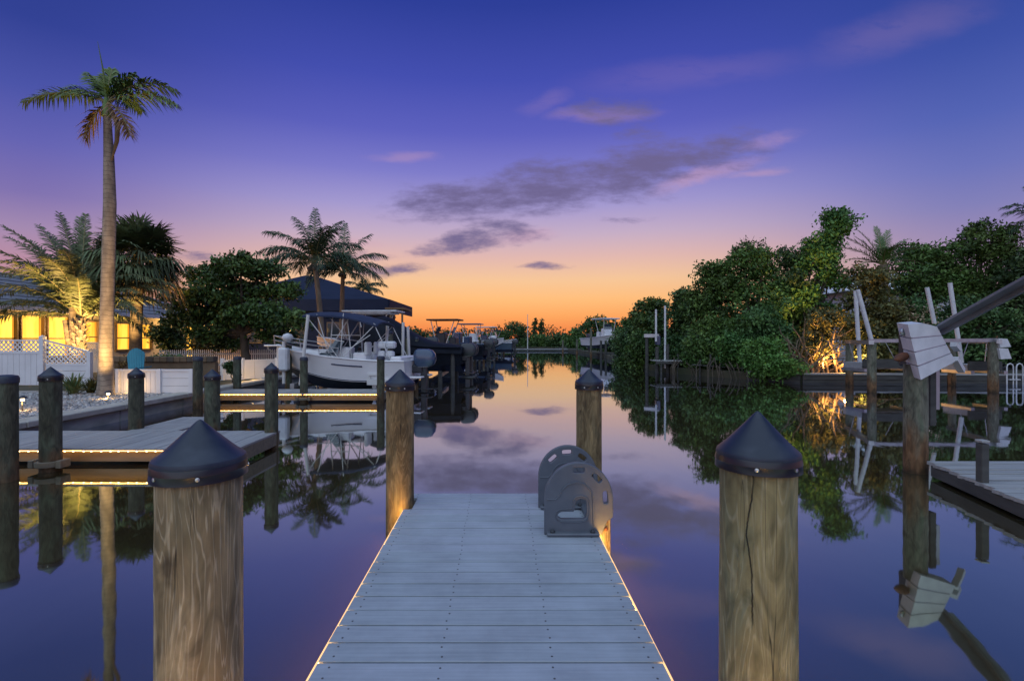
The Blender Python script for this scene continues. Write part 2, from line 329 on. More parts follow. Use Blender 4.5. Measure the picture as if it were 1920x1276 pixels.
M['ground'] = pmat('lawn_soil', (0.035, 0.042, 0.02), (0.08, 0.07, 0.045), (1.2, 1.2, 1.2), 0.95, 0.4, detail=8)
M['gravel_bed'] = pmat('gravel_bed', (0.34, 0.33, 0.31), (0.22, 0.21, 0.20), (18, 18, 18), 0.9, 0.4)
M['pebble'] = pmat('pebble', (0.56, 0.55, 0.53), (0.42, 0.41, 0.40), (3, 3, 3), 0.7, island=0.35)
M['bulkhead'] = pmat('bulkhead_boards', (0.075, 0.075, 0.07), (0.045, 0.045, 0.043), (2, 2, 10), 0.85, 0.3)
M['furled'] = pmat('pale_fender', (0.6, 0.6, 0.58), rough=0.5)

def trunk_mat():
    m, nt, b = new_mat('ringed_palm_trunk'); N, L = nt.nodes.new, nt.links.new
    t = N('ShaderNodeTexCoord'); s = N('ShaderNodeSeparateXYZ'); L(t.outputs['Object'], s.inputs[0])
    mp = N('ShaderNodeMapping'); L(t.outputs['Object'], mp.inputs[0]); mp.inputs['Scale'].default_value = (6, 6, 2.2)
    n = N('ShaderNodeTexNoise'); L(mp.outputs[0], n.inputs['Vector']); n.inputs['Scale'].default_value = 1.4; n.inputs['Detail'].default_value = 6
    a = N('ShaderNodeMath'); a.operation = 'MULTIPLY_ADD'; L(s.outputs[2], a.inputs[0]); a.inputs[1].default_value = 9.0; 
    q = N('ShaderNodeMath'); q.operation = 'MULTIPLY'; L(n.outputs[0], q.inputs[0]); q.inputs[1].default_value = 1.1; L(q.outputs[0], a.inputs[2])
    fr = N('ShaderNodeMath'); fr.operation = 'FRACT'; L(a.outputs[0], fr.inputs[0])
    r = N('ShaderNodeMapRange'); L(fr.outputs[0], r.inputs[0]); r.inputs[1].default_value = 0.84; r.inputs[2].default_value = 0.95
    c = N('ShaderNodeMix'); c.data_type = 'RGBA'; rr = N('ShaderNodeMapRange'); L(n.outputs[0], rr.inputs[0]); rr.inputs[1].default_value = .38; rr.inputs[2].default_value = .62
    L(rr.outputs[0], c.inputs[0]); c.inputs[6].default_value = (0.17, 0.145, 0.115, 1); c.inputs[7].default_value = (0.28, 0.24, 0.19, 1)
    d = N('ShaderNodeMix'); d.data_type = 'RGBA'; k = N('ShaderNodeMath'); k.operation = 'MULTIPLY'; L(r.outputs[0], k.inputs[0]); k.inputs[1].default_value = .8
    L(k.outputs[0], d.inputs[0]); L(c.outputs[2], d.inputs[6]); d.inputs[7].default_value = (0.075, 0.06, 0.045, 1)
    L(d.outputs[2], b.inputs['Base Color']); b.inputs['Roughness'].default_value = .85
    bm = N('ShaderNodeBump'); L(n.outputs[0], bm.inputs['Height']); bm.inputs['Strength'].default_value = .4; bm.inputs['Distance'].default_value = .02; L(bm.outputs[0], b.inputs['Normal'])
    return m
M['royal_trunk'] = trunk_mat()

def water_mat():
    m = bpy.data.materials.new('canal_water'); m.use_nodes = True
    nt = m.node_tree; nt.nodes.clear(); N, L = nt.nodes.new, nt.links.new
    out = N('ShaderNodeOutputMaterial')
    t = N('ShaderNodeTexCoord'); mp = N('ShaderNodeMapping'); L(t.outputs['Object'], mp.inputs[0]); mp.inputs['Scale'].default_value = (1.2, .5, 1)
    n = N('ShaderNodeTexNoise'); L(mp.outputs[0], n.inputs['Vector']); n.inputs['Scale'].default_value = 1.0; n.inputs['Detail'].default_value = 3
    bm = N('ShaderNodeBump'); L(n.outputs[0], bm.inputs['Height']); bm.inputs['Strength'].default_value = .05; bm.inputs['Distance'].default_value = .05
    g = N('ShaderNodeBsdfGlossy'); g.inputs['Roughness'].default_value = 0.032; g.inputs[0].default_value = (0.72, 0.93, 0.86, 1); L(bm.outputs[0], g.inputs['Normal'])
    d = N('ShaderNodeBsdfDiffuse'); d.inputs[0].default_value = (0.052, 0.038, 0.019, 1)
    fz = N('ShaderNodeFresnel'); fz.inputs[0].default_value = 1.8; L(bm.outputs[0], fz.inputs['Normal'])
    r = N('ShaderNodeMapRange'); L(fz.outputs[0], r.inputs[0]); r.inputs[1].default_value = 0.06; r.inputs[2].default_value = 0.7; r.inputs[3].default_value = 0.45; r.inputs[4].default_value = 0.95
    tm = N('ShaderNodeMapRange'); L(fz.outputs[0], tm.inputs[0]); tm.inputs[1].default_value = 0.12; tm.inputs[2].default_value = 0.5
    tint = N('ShaderNodeMix'); tint.data_type = 'RGBA'; L(tm.outputs[0], tint.inputs[0]); tint.inputs[6].default_value = (0.86, 1.0, 0.70, 1); tint.inputs[7].default_value = (0.80, 0.86, 1.0, 1); L(tint.outputs[2], g.inputs[0])
    x = N('ShaderNodeMixShader'); L(r.outputs[0], x.inputs[0]); L(d.outputs[0], x.inputs[1]); L(g.outputs[0], x.inputs[2]); L(x.outputs[0], out.inputs[0])
    return m
M['water'] = water_mat()

# ------------------------------------------------------------------ mesh helpers
def root_loc(o):
    p = Vector((0, 0, 0))
    while o is not None:
        p += Vector(o.location); o = o.parent
    return p
def link(name, me, m=None, parent=None, loc=None):
    if m is not None and not me.materials: me.materials.append(M[m] if isinstance(m, str) else m)
    o = bpy.data.objects.new(name, me); COL.objects.link(o)
    if parent is not None: o.parent = parent
    if loc is not None: o.location = loc
    return o
def tag(o, label=None, cat=None, group=None, kind=None):
    if label: o['label'] = label
    if cat: o['category'] = cat
    if group: o['group'] = group
    if kind: o['kind'] = kind
    return o
def thing(name, label, cat, loc=(0, 0, 0), rz=0.0, group=None):
    o = bpy.data.objects.new(name, None); COL.objects.link(o)
    o.location = loc; o.rotation_euler = (0, 0, rz); o.empty_display_size = .2
    return tag(o, label, cat, group)
class MB:
    def __init__(s): s.v = []; s.f = []
    def add(s, vs, fs):
        k = len(s.v); s.v += [tuple(p) for p in vs]; s.f += [tuple(i + k for i in f) for f in fs]
        return s
    def box(s, c, d, rot=None, bev=0.0, seg=1):
        bm = bmesh.new(); bmesh.ops.create_cube(bm, size=1)
        for v in bm.verts: v.co = Vector((v.co.x * d[0], v.co.y * d[1], v.co.z * d[2]))
        if bev: bmesh.ops.bevel(bm, geom=list(bm.edges), offset=bev, segments=seg, affect='EDGES', profile=.5)
        m = Matrix.Translation(Vector(c)) @ (Euler(rot).to_matrix().to_4x4() if rot is not None else Matrix())
        bm.verts.index_update()
        s.add([m @ v.co for v in bm.verts], [[v.index for v in f.verts] for f in bm.faces]); bm.free()
        return s
    def between(s, a, b, w, h):
        """bar of section w x h from a to b"""
        a, b = Vector(a), Vector(b); d = b - a; q = d.to_track_quat('Y', 'Z').to_matrix().to_4x4()
        m = Matrix.Translation((a + b) / 2) @ q
        L = d.length / 2
        c = [m @ Vector((x * w / 2, y * L, z * h / 2)) for z in (-1, 1) for y in (-1, 1) for x in (-1, 1)]
        return s.add(c, [(0, 2, 3, 1), (4, 5, 7, 6), (0, 1, 5, 4), (2, 6, 7, 3), (0, 4, 6, 2), (1, 3, 7, 5)])
    def tube(s, pts, r, seg=8, cap=True):
        pts = [Vector(p) for p in pts]; n = len(pts)
        rs = r if isinstance(r, (list, tuple)) else [r] * n
        vs = []; prev = None
        for i, p in enumerate(pts):
            t = (pts[min(i + 1, n - 1)] - pts[max(i - 1, 0)]).normalized()
            if prev is None: x = t.orthogonal().normalized()
            else: x = (prev - t * prev.dot(t)).normalized()
            prev = x; y = t.cross(x)
            for k in range(seg):
                a = 2 * math.pi * k / seg
                vs.append(p + (x * math.cos(a) + y * math.sin(a)) * rs[i])
        fs = [(i * seg + k, i * seg + (k + 1) % seg, (i + 1) * seg + (k + 1) % seg, (i + 1) * seg + k) for i in range(n - 1) for k in range(seg)]
        if cap: fs += [tuple(range(seg))[::-1], tuple((n - 1) * seg + k for k in range(seg))]
        return s.add(vs, fs)
    def lathe(s, prof, seg=24, c=(0, 0, 0), jit=0.0, rn=None):
        c = Vector(c); vs = []; n = len(prof)
        for (r, z) in prof:
            for k in range(seg):
                a = 2 * math.pi * k / seg; q = r * (1 + (rn.uniform(-jit, jit) if rn else 0))
                vs.append(c + Vector((q * math.cos(a), q * math.sin(a), z)))
        fs = [(i * seg + k, i * seg + (k + 1) % seg, (i + 1) * seg + (k + 1) % seg, (i + 1) * seg + k) for i in range(n - 1) for k in range(seg)]
        fs += [tuple(range(seg))[::-1], tuple((n - 1) * seg + k for k in range(seg))]
        return s.add(vs, fs)
    def prism(s, poly, vec):
        """closed polygon of 3-D points pushed along vec"""
        n = len(poly); vec = Vector(vec); a = [Vector(p) for p in poly]; b = [p + vec for p in a]
        return s.add(a + b, [tuple(range(n)), tuple(range(n, 2 * n))[::-1]] + [(i, i + n, (i + 1) % n + n, (i + 1) % n)[::-1] for i in range(n)])
    def loft(s, rings, close=True, caps=True):
        n = len(rings[0]); vs = [p for r in rings for p in r]; fs = []
        for i in range(len(rings) - 1):
            for k in range(n if close else n - 1):
                fs.append((i * n + k, i * n + (k + 1) % n, (i + 1) * n + (k + 1) % n, (i + 1) * n + k))
        if caps: fs += [tuple(range(n))[::-1], tuple((len(rings) - 1) * n + k for k in range(n))]
        return s.add(vs, fs)
    def mesh(s, name, off=None):
        me = bpy.data.meshes.new(name)
        vs = s.v if off is None else [(p[0] - off[0], p[1] - off[1], p[2] - off[2]) for p in s.v]
        me.from_pydata(vs, [], s.f); me.validate(); me.update()
        return me
    def build(s, name, m, parent=None, local=False, smooth=0, loc=None):
        off = None
        if loc is not None: off = Vector(loc)
        elif parent is not None and not local: off = root_loc(parent)
        me = s.mesh(name, off)
        bm = bmesh.new(); bm.from_mesh(me); bmesh.ops.recalc_face_normals(bm, faces=bm.faces); bm.to_mesh(me); bm.free()
        if smooth:
            me.shade_smooth(); me.set_sharp_from_angle(angle=R(smooth))
        return link(name, me, m, parent, loc)
def light(name, kind, loc, energy, col=(1, .58, .2), size=.08, to=None, cone=70, blend=.6):
    d = bpy.data.lights.new(name, kind); d.energy = energy; d.color = col; d.shadow_soft_size = size
    if kind == 'SPOT': d.spot_size = R(cone); d.spot_blend = blend
    o = bpy.data.objects.new(name, d); COL.objects.link(o); o.location = loc
    if to is not None: o.rotation_euler = (Vector(to) - Vector(loc)).to_track_quat('-Z', 'Y').to_euler()
    return o
def fast_mesh(name, V, Fq):
    """numpy quads -> mesh"""
    me = bpy.data.meshes.new(name); nv, nf = len(V), len(Fq)
    me.vertices.add(nv); me.vertices.foreach_set('co', np.asarray(V, np.float32).ravel())
    me.loops.add(nf * 4); me.loops.foreach_set('vertex_index', np.asarray(Fq, np.int32).ravel())
    me.polygons.add(nf); me.polygons.foreach_set('loop_start', np.arange(0, nf * 4, 4, dtype=np.int32))
    me.update(calc_edges=True)
    return me
# ================================================================== SETTING
DZ = 0.25                       # deck height of the low docks
LX = -7.8                       # left sea wall
LZ = 0.32                       # land
def sheet(name, poly, z, m, kind='structure', depth=None):
    mb = MB()
    if depth: mb.prism([(x, y, z) for x, y in poly], (0, 0, -depth))
    else: mb.add([(x, y, z) for x, y in poly], [tuple(range(len(poly)))])
    o = mb.build(name, m); tag(o, kind=kind); return o
sheet('water', [(-900, -60), (900, -60), (900, 2500), (-900, 2500)], 0, 'water')
RSH = [(8.6, 80), (9.2, 62), (9.4, 46), (8.3, 37), (7.5, 29.5), (8.3, 24.4), (10.2, 20.8), (11.6, 19.4), (19.5, 18.9), (34, 18.2), (60, 17)]
LSH = [(LX - .3, -4), (LX - .3, 34), (-7.2, 42), (-4.6, 54), (-3.2, 66), (-3.0, 80)]
land = [(-300, -4)] + LSH + RSH[0:] + [(300, 17), (300, 400), (-300, 400)]
sheet('ground', land, LZ - .02, 'ground', depth=1.2)
sheet('gravel_bed', [(-14.2, 7.0), (LX - .28, 7.0), (LX - .28, 13.4), (-14.2, 13.4)], LZ - .012, 'gravel_bed')
# loose white pebbles
def pebbles():
    rn = np.random.RandomState(3); n = 5200
    y = rn.uniform(8.2, 12.6, n); x = LX - .32 - rn.rand(n) ** 1.2 * 5.2
    s = rn.uniform(.018, .05, n)
    base = np.array([(1, 0, 0), (0, 1, 0), (-1, 0, 0), (0, -1, 0), (.5, .5, .8), (-.5, .5, .8), (-.5, -.5, .8), (.5, -.5, .8)], float)
    fq = np.array([(0, 1, 5, 4), (1, 2, 6, 5), (2, 3, 7, 6), (3, 0, 4, 7), (4, 5, 6, 7)])
    V = base[None] * (s[:, None, None] * rn.uniform(.7, 1.3, (n, 1, 3))); a = rn.uniform(0, 6.28, n); c, q = np.cos(a), np.sin(a)
    X = V[..., 0] * c[:, None] - V[..., 1] * q[:, None]; Y = V[..., 0] * q[:, None] + V[..., 1] * c[:, None]
    V = np.stack([X + x[:, None], Y + y[:, None], V[..., 2] + LZ - .012], -1).reshape(-1, 3)
    Fq = (fq[None] + (np.arange(n) * 8)[:, None, None]).reshape(-1, 4)
    o = link('gravel', fast_mesh('gravel', V, Fq), 'pebble'); tag(o, kind='stuff')
pebbles()

# left sea wall: concrete panels and a poured cap, each length its own piece
sw = thing('seawall', 'grey concrete seawall with pale cap along the gravel garden and white boat', 'seawall', (LX, 5, 0))
ys = [2.5, 5.4, 8.2, 10.35, 12.4, 14.6, 16.8, 19, 22, 25, 28, 31, 34]
for i in range(len(ys) - 1):
    MB().box((LX - .12, (ys[i] + ys[i + 1]) / 2, -.2), (.24, ys[i + 1] - ys[i] - .025, .88), bev=.012).build('wall_panel', 'concrete_wet', sw)
    MB().box((LX - .1, (ys[i] + ys[i + 1]) / 2, .292), (.42, ys[i + 1] - ys[i] - .012, .11), bev=.015).build('cap_section', 'concrete', sw)
# timber bulkhead on the far side of the basin
bh = thing('bulkhead', 'low dark timber bulkhead along the shore beneath the mangroves', 'bulkhead', (11.6, 19.2, 0))
for i in range(6, len(RSH) - 1):
    a, b = Vector((*RSH[i], 0)), Vector((*RSH[i + 1], 0)); n = max(1, int((b - a).length / 2.4))
    for k in range(n):
        p, q = a.lerp(b, k / n), a.lerp(b, (k + .985) / n)
        off = Vector(((q - p).y, -(q - p).x, 0)).normalized() * .06
        for j, z in enumerate((.02, .2)):
            MB().between(p + off + Vector((0, 0, z)), q + off + Vector((0, 0, z)), .06, .165).build('wall_board', 'bulkhead', bh)
        MB().between(p - off * .8 + Vector((0, 0, .335)), q - off * .8 + Vector((0, 0, .335)), .3, .06).build('cap_board', 'deck_grey', bh)

# ================================================================== THE DOCK UNDERFOOT
DXL, DXR, Y0, Y1 = -.82, .73, -.3, 4.72
dock = thing('dock', 'grey composite boardwalk dock in the middle edged with thin warm light strips', 'dock', (0, 2, DZ))
PITCH = .145
k = 0; y = Y1
rn = random.Random(11)
while y - PITCH > Y0:
    a, b = y - PITCH + .0105 + rn.uniform(-.0015, .0015), y
    xl = DXL + rn.uniform(-.003, .003); xr = DXR + rn.uniform(-.003, .003)
    yc = (a + b) / 2
    if 4.30 < yc < 4.62: xl = -.752
    if 4.36 < yc < 4.66: xr = .665
    dz = rn.uniform(-.0015, .0015)
    p = MB().box(((xl + xr) / 2, yc, DZ - .014 + dz), (xr - xl, b - a, .028), bev=.0022).build('plank', 'deck', dock)
    p.rotation_euler = (0, 0, 0)
    s = MB()
    for sx_ in (DXL + .06, -.27, .235, DXR - .06):
        if xl + .01 < sx_ < xr - .01:
            for dy_ in (-.036, .036):
                s.lathe([(.0052, 0), (.0052, .0016)], 8, (sx_ + rn.uniform(-.006, .006), yc + dy_ + rn.uniform(-.004, .004), DZ + dz - .0004))
    so = s.build('screws', 'dark_screw', p); tag(so, kind='stuff')
    y -= PITCH
for x, nm in ((DXL + .03, 0), (DXR - .03, 0), (-.27, 1), (.235, 1)):
    MB().box((x, (Y0 + Y1) / 2, DZ - .11), (.04, Y1 - Y0 - .04, .16)).build('joist', 'joist', dock)
MB().box(((DXL + DXR) / 2, Y1 - .012, DZ - .11), (DXR - DXL - .1, .04, .15)).build('end_board', 'joist', dock)
for s, e in ((-1, DXL), (1, DXR)):
    MB().box((e + s * .0055, (Y0 + 4.28) / 2, DZ - .010), (.0045, 4.28 - Y0, .010)).build('light_strip', 'led', dock)
    MB().box((e + s * .013, (Y0 + 4.30) / 2, DZ - .038), (.011, 4.30 - Y0, .011)).build('rope_light', 'rope', dock)

# unseen little lamps added under the edge for the orange glow on the posts
for (x, y, e) in ((DXL - .016, 1.50, 3.5), (DXR + .016, 1.50, 2.2), (DXL - .016, 4.15, 3.0), (DXR + .016, 3.56, 3.0)):
    MB().lathe([(.004, -.012), (.011, 0), (.004, .012)], 8, (x, y, DZ - .055)).build('added_edge_lamp', 'bulb', dock)
    light('added_edge_glow', 'POINT', (x + (.02 if x > 0 else -.02), y, DZ - .055), e, col=(1, .52, .12), size=.015)

# ------------------------------------------------------------------ pilings
def piling(x, y, r, ztop, label, m='pile_green', cap='cone', group='dock pilings', conef=1.0, lean=(0, 0), seg=28, skirt=.06):
    t = thing('piling', label, 'piling', (x, y, 0), group=group)
    rn = random.Random(int(x * 1000) + int(y * 77))
    ch = (r * 1.02 * conef) if cap == 'cone' else (.045 if cap == 'flat' else 0)
    zt = ztop - ch
    prof = []
    n = 14
    for i in range(n + 1):
        z = -.9 + (zt + .9 - .01) * i / n
        prof.append((r * (1.03 - .05 * i / n + rn.uniform(-.008, .008)), z))
    post = MB().lathe(prof, seg, jit=.006, rn=rn).build('post', m, t, local=True, smooth=50)
    if cap == 'cone':
        R_ = r * 1.085
        c = MB().lathe([(R_ * .99, -.006), (R_ * 1.0, .001), (R_ * .975, .011), (R_ * .76, ch * .26), (R_ * .52, ch * .50), (R_ * .30, ch * .725), (R_ * .13, ch * .905), (R_ * .07, ch * .965), (.003, ch)], 48)
        co = c.build('cap', 'cap', t, local=True, smooth=32); co.location = (0, 0, zt)
        MB().lathe([(R_ * 1.02, -skirt), (R_ * 1.012, -skirt * .52), (R_ * 1.022, -skirt * .48), (R_ * 1.005, -.010), (R_ * .985, -.003)], 48).build('skirt', 'skirt', co, local=True, smooth=40)
        co.rotation_euler = (rn.uniform(-.02, .02), rn.uniform(-.02, .02), 0)
        if r > .1:
            for a in (R(-118), R(-62), R(30)):
                s = MB().lathe([(.0065, 0), (.0065, .003), (.003, .0045)], 10).build('cap_screw', 'screw', co, local=True)
                s.location = (R_ * 1.012 * math.cos(a), R_ * 1.012 * math.sin(a), -skirt * .62); s.rotation_euler = (0, R(90), a)
    elif cap == 'flat':
        co = MB().lathe([(r * 1.07, -.055), (r * 1.07, .0), (r * .95, .03), (r * .5, .042), (.004, .045)], 28).build('cap', 'cap', t, local=True, smooth=40)
        co.location = (0, 0, zt)
    t.rotation_euler = (lean[0], lean[1], 0)
    return t
piling(-.992, 1.665, .129, EYE - .268, 'thick tan piling with swirling wood grain under a black cone cap', 'pile_tan', conef=1.0, skirt=.052)
piling(.868, 1.70, .120, EYE - .246, 'thick grey green piling with a long vertical crack under a black cone cap', 'pile_grey', conef=1.14, skirt=.05)
piling(-.885, 4.45, .122, EYE - .272, 'brown piling glowing orange at its foot beside the far end of the dock', 'pile_brown')
piling(.795, 4.52, .114, EYE - .276, 'dark brown piling standing behind the grey boarding ladder', 'pile_brown')
# left basin
piling(-5.90, 6.02, .112, 1.267, 'dark piling with flat black top cut by the edge of the photo', cap='flat')
piling(-5.78, 6.48, .117, 1.337, 'dark piling standing in front of the lit edge of the nearer low dock')
piling(-5.87, 8.13, .108, 1.235, 'dark green piling rising in front of the teal chair')
piling(-7.32, 12.2, .108, 1.26, 'slim dark piling at the end of the seawall beside the white plank fence', cap='flat')
piling(-4.80, 8.40, .120, 1.19, 'short green piling directly behind the tan foreground piling')
piling(-7.62, 14.6, .108, 1.18, 'thin dark piling in front of the warmly lit white garden wall', cap='flat')
piling(-3.55, 7.82, .098, 1.325, 'green cone capped piling at the far corner of the nearer low dock')
piling(-6.68, 15.9, .10, 1.56, 'dark piling rising beside the bow of the white boat', cap='flat')
piling(-5.22, 13.4, .10, 1.21, 'brownish piling amid the lit edge of the farther low dock, before the white hull', cap='flat')
piling(-3.13, 13.2, .10, 1.24, 'green piling at the outer end of the farther low dock', cap='flat')
piling(-3.85, 17.5, .125, 1.95, 'tall pale piling behind the stern of the white boat', cap='flat', m='pile_rust')
for x, y, z, l in ((-3.42, 18.6, 1.8, 'first of three slim pilings between the white boat and the dark covered boat'), (-3.28, 19.0, 1.72, 'middle one of three slim pilings before the dark covered boat'),
                   (-3.12, 18.8, 1.75, 'third of the slim pilings, nearest the blue outboard motor')):
    piling(x, y, .075, z, l, cap='flat', m='pile_rust', seg=16)
# clamps with brackets round two pilings
def pile_ring(x, y, z, r, label):
    t = thing('mooring_ring', label, 'bracket', (x, y, z), group='brackets round pilings')
    MB().lathe([(r + .012, -.035), (r + .045, -.03), (r + .045, .03), (r + .012, .035)], 24, (x, y, z)).build('hoop', 'joist', t, smooth=40)
    for s in (-1, 1): MB().box((x + s * (r + .06), y - .02, z), (.07, .16, .1), bev=.008).build('roller', 'joist', t)
pile_ring(-5.78, 6.48, .10, .117, 'wooden bracket clamped round the foot of a piling by the nearer lit dock')
pile_ring(-5.22, 13.4, .10, .10, 'bracket clamped round the brownish piling on the farther lit dock')

# ------------------------------------------------------------------ low neighbouring docks on the left
def side_dock(name, label, x0, x1, y0, y1, pitch, along='x', m='deck_dark', lit=True, extra=None):
    t = thing(name, label, 'dock', ((x0 + x1) / 2, (y0 + y1) / 2, DZ))
    rn = random.Random(int(y0 * 100))
    x = x0
    while x < x1 - .03:
        w = min(pitch, x1 - x)
        MB().box((x + w / 2 - .004, (y0 + y1) / 2, DZ - .014 + rn.uniform(-.002, .002)), (w - .008, y1 - y0, .028)).build('plank', m, t)
        x += pitch
    MB().box(((x0 + x1) / 2, y0 + .15, DZ - .115), (x1 - x0 - .02, .045, .17)).build('fascia_board', 'fascia', t)
    MB().box((x1 - .03, (y0 + y1) / 2 + .02, DZ - .115), (.045, y1 - y0 - .09, .17)).build('end_board', 'joist', t)
    if lit:
        MB().box(((x0 + x1) / 2, y0 + .03, DZ - .037), (x1 - x0 - .06, .010, .011)).build('light_rope', 'led_dock', t)
        b = MB(); n = int((x1 - x0) / .12)
        for i in range(n):
            b.box((x0 + .08 + i * .12 + rn.uniform(-.01, .01), y0 + .028, DZ - .041), (.015, .012, .015))
        o = b.build('bulbs', 'bulb', t); tag(o, kind='stuff')
    return t
da = side_dock('low_dock', 'low timber dock in the nearer slip with a lit front edge, beside the seawall', -8.6, -3.45, 6.64, 7.92, .14)
for i in range(10):
    MB().box((-5.47, 7.99 + i * .14, DZ - .014), (.78, .132, .028)).build('plank', 'deck_dark', da)
db = side_dock('low_dock', 'low timber dock with lit front edge under the white boat bow', -7.72, -3.12, 13.28, 14.45, .14)

# ------------------------------------------------------------------ grey boarding ladder at the dock's outer corner
def plate_mesh(slots, window=True):
    cu_ = bpy.data.curves.new('plate', 'CURVE'); cu_.dimensions = '2D'; cu_.fill_mode = 'BOTH'; cu_.extrude = .016; cu_.bevel_depth = .006; cu_.bevel_resolution = 2
    def spline(pts):
        s = cu_.splines.new('POLY'); s.points.add(len(pts) - 1)
        for p, (a, b) in zip(s.points, pts): p.co = (a, b, 0, 1)
        s.use_cyclic_u = True
    W, H0 = .495, .262
    out = [(0, 0), (0, H0)] + [(W / 2 - W / 2 * math.cos(a), H0 + .262 * math.sin(a)) for a in [math.pi * i / 28 for i in range(1, 28)]] + [(W, H0), (W, .13), (.455, .10), (.41, .0)]
    spline(out)
    for (ang, ln, wd) in slots:
        a = R(ang); cx, cz = W / 2 + .198 * math.cos(a), H0 + .212 * math.sin(a)
        tx, tz = -math.sin(a), math.cos(a)
        pts = []
        for q in range(20):
            b = 2 * math.pi * q / 20; u = ln / 2 * (abs(math.cos(b)) ** .5) * (1 if math.cos(b) > 0 else -1); v = wd / 2 * (abs(math.sin(b)) ** .5) * (1 if math.sin(b) > 0 else -1)
            pts.append((cx + tx * u + math.cos(a) * v, cz + tz * u + math.sin(a) * v))
        spline(pts)
    # D-shaped window low in the plate
    win = [(.085, .138), (.095, .118), (.12, .105), (.285, .105), (.305, .118), (.31, .14), (.31, .238), (.295, .262), (.265, .27), (.235, .262), (.218, .24), (.214, .19), (.205, .174), (.12, .172), (.095, .16)]
    spline(win)
    tmp = bpy.data.objects.new('tmp', cu_); COL.objects.link(tmp)
    dg = bpy.context.evaluated_depsgraph_get(); me = bpy.data.meshes.new_from_object(tmp.evaluated_get(dg))
    bpy.data.objects.remove(tmp)
    me.transform(Matrix.Rotation(R(90), 4, 'X'))
    me.shade_smooth(); me.set_sharp_from_angle(angle=R(35))
    return me
LX0 = .333
lad = thing('boarding_ladder', 'grey plastic boarding ladder with two arched side plates on the dock corner', 'ladder', (LX0, 4.0, DZ))
for (yy, slots) in ((3.745, [(90, .095, .052), (47, .095, .05), (3, .105, .05)]), (4.335, [(132, .095, .05), (93, .095, .052), (52, .09, .05), (3, .105, .05)])):
    me = plate_mesh(slots)
    p = link('side_plate', me, 'grey_plastic', lad, (0, yy - 4.0, .003))
    fy = -.022
    ridge = [(.012, fy, .258), (.075, fy, .258), (.105, fy, .285), (.125, fy, .33), (.165, fy, .368), (.225, fy, .385), (.29, fy, .37), (.335, fy, .325), (.352, fy, .26), (.355, fy, .12), (.36, fy, .03)]
    MB().tube(ridge, .007, 6).build('raised_rim', 'grey_plastic', p, local=True, smooth=60)
    fr = [(.075, fy, .14), (.09, fy, .108), (.13, fy, .092), (.275, fy, .092), (.315, fy, .112), (.325, fy, .15), (.325, fy, .24), (.308, fy, .272), (.265, fy, .285), (.225, fy, .275), (.203, fy, .245), (.198, fy, .19), (.115, fy, .186), (.085, fy, .172), (.075, fy, .14)]
    MB().tube(fr, .006, 6).build('window_rim', 'grey_plastic', p, local=True, smooth=60)
    MB().box((.20, -.045, .014), (.385, .06, .022), bev=.006).build('foot_flange', 'grey_plastic', p, local=True)
    for bx in (.05, .345):
        MB().lathe([(.018, .0), (.018, .012), (.008, .02)], 12, (bx, -.05, .025)).build('bolt', 'motor', p, local=True)
for i, (x, z) in enumerate(((.41, .02), (.44, -.2), (.47, -.42))):
    MB().box((x, .04, z), (.12, .55, .035), bev=.008).build('step', 'grey_plastic', lad, local=True)
post = thing('support_post', 'short squared timber post glowing orange beside the ladder foot', 'post', (.785, 3.86, 0))
MB().box((.785, 3.80, -.16), (.075, .10, 1.1), bev=.006).build('timber', 'pile_tan', post)
for z in (.345, .285):
    b = MB().lathe([(.016, 0), (.016, .01), (.007, .016)], 10).build('bolt', 'rust', post, local=True)
    b.location = (.0, -.112, z); b.rotation_euler = (R(90), 0, 0)

# ================================================================== RIGHT SIDE NEAR: old dock, lift
od = thing('old_dock', 'weathered grey plank dock low over dark water beside the rusty stained piling', 'dock', (6.2, 5.0, .2))
rn = random.Random(5)
y = 6.16
while y > 1.5:
    xl = 4.62 + (y - 3.9) * .26
    MB().box((xl + 2.6, y - .07, .2 - .018 + rn.uniform(-.005, .005)), (5.2 + rn.uniform(-.02, .02), .128, .036), rot=(0, rn.uniform(-.002, .002), rn.uniform(-.003, .003))).build('plank', 'deck_grey', od)
    y -= .14
MB().between((4.62 + (1.5 - 3.9) * .26 + .05, 1.5, .1), (4.62 + (6.1 - 3.9) * .26 + .05, 6.1, .1), .05, .13).build('fascia_board', 'bulkhead', od)
MB().box((7.9, 6.08, .1), (5.2, .05, .13)).build('end_board', 'bulkhead', od)
sp = thing('edge_post', 'short square wooden post standing on the edge of the old grey dock', 'post', (5.06, 5.25, .2))
MB().box((5.05, 5.28, .32), (.078, .078, .56), bev=.006).build('timber', 'bulkhead', sp)
MB().box((5.05, 5.28, .625), (.086, .086, .025), bev=.004).build('top_cap', 'deck_grey', sp)

piling(5.29, 6.42, .128, 1.38, 'stout mossy piling stained rust orange at the waterline, carrying the white cover', 'pile_rust', cap='none', group='boat lift pilings')
lift = thing('lift_motor_cover', 'white ribbed plastic cover tilted over a boat lift motor on the stained piling', 'cover', tuple(at(1745, 660, 6.25)))
quad = [at(1702, 608, 6.2), at(1757, 612, 6.32), at(1792, 678, 6.34), at(1727, 713, 6.16)]
TL, TR, BR, BL = quad
dep = Vector((.10, .30, .03))
for i in range(4):
    a0, a1 = i / 4 + (.012 if i else 0), (i + 1) / 4 - .012
    l0, l1, r0, r1 = TL.lerp(BL, a0), TL.lerp(BL, a1), TR.lerp(BR, a0), TR.lerp(BR, a1)
    poly = [l0, r0, r1, l1] if i else [l0, (l0 + r0) / 2 + Vector((0, 0, .03)), r0, r1, l1]
    MB().prism(poly, dep).build('cover_band', 'white_plastic', lift)
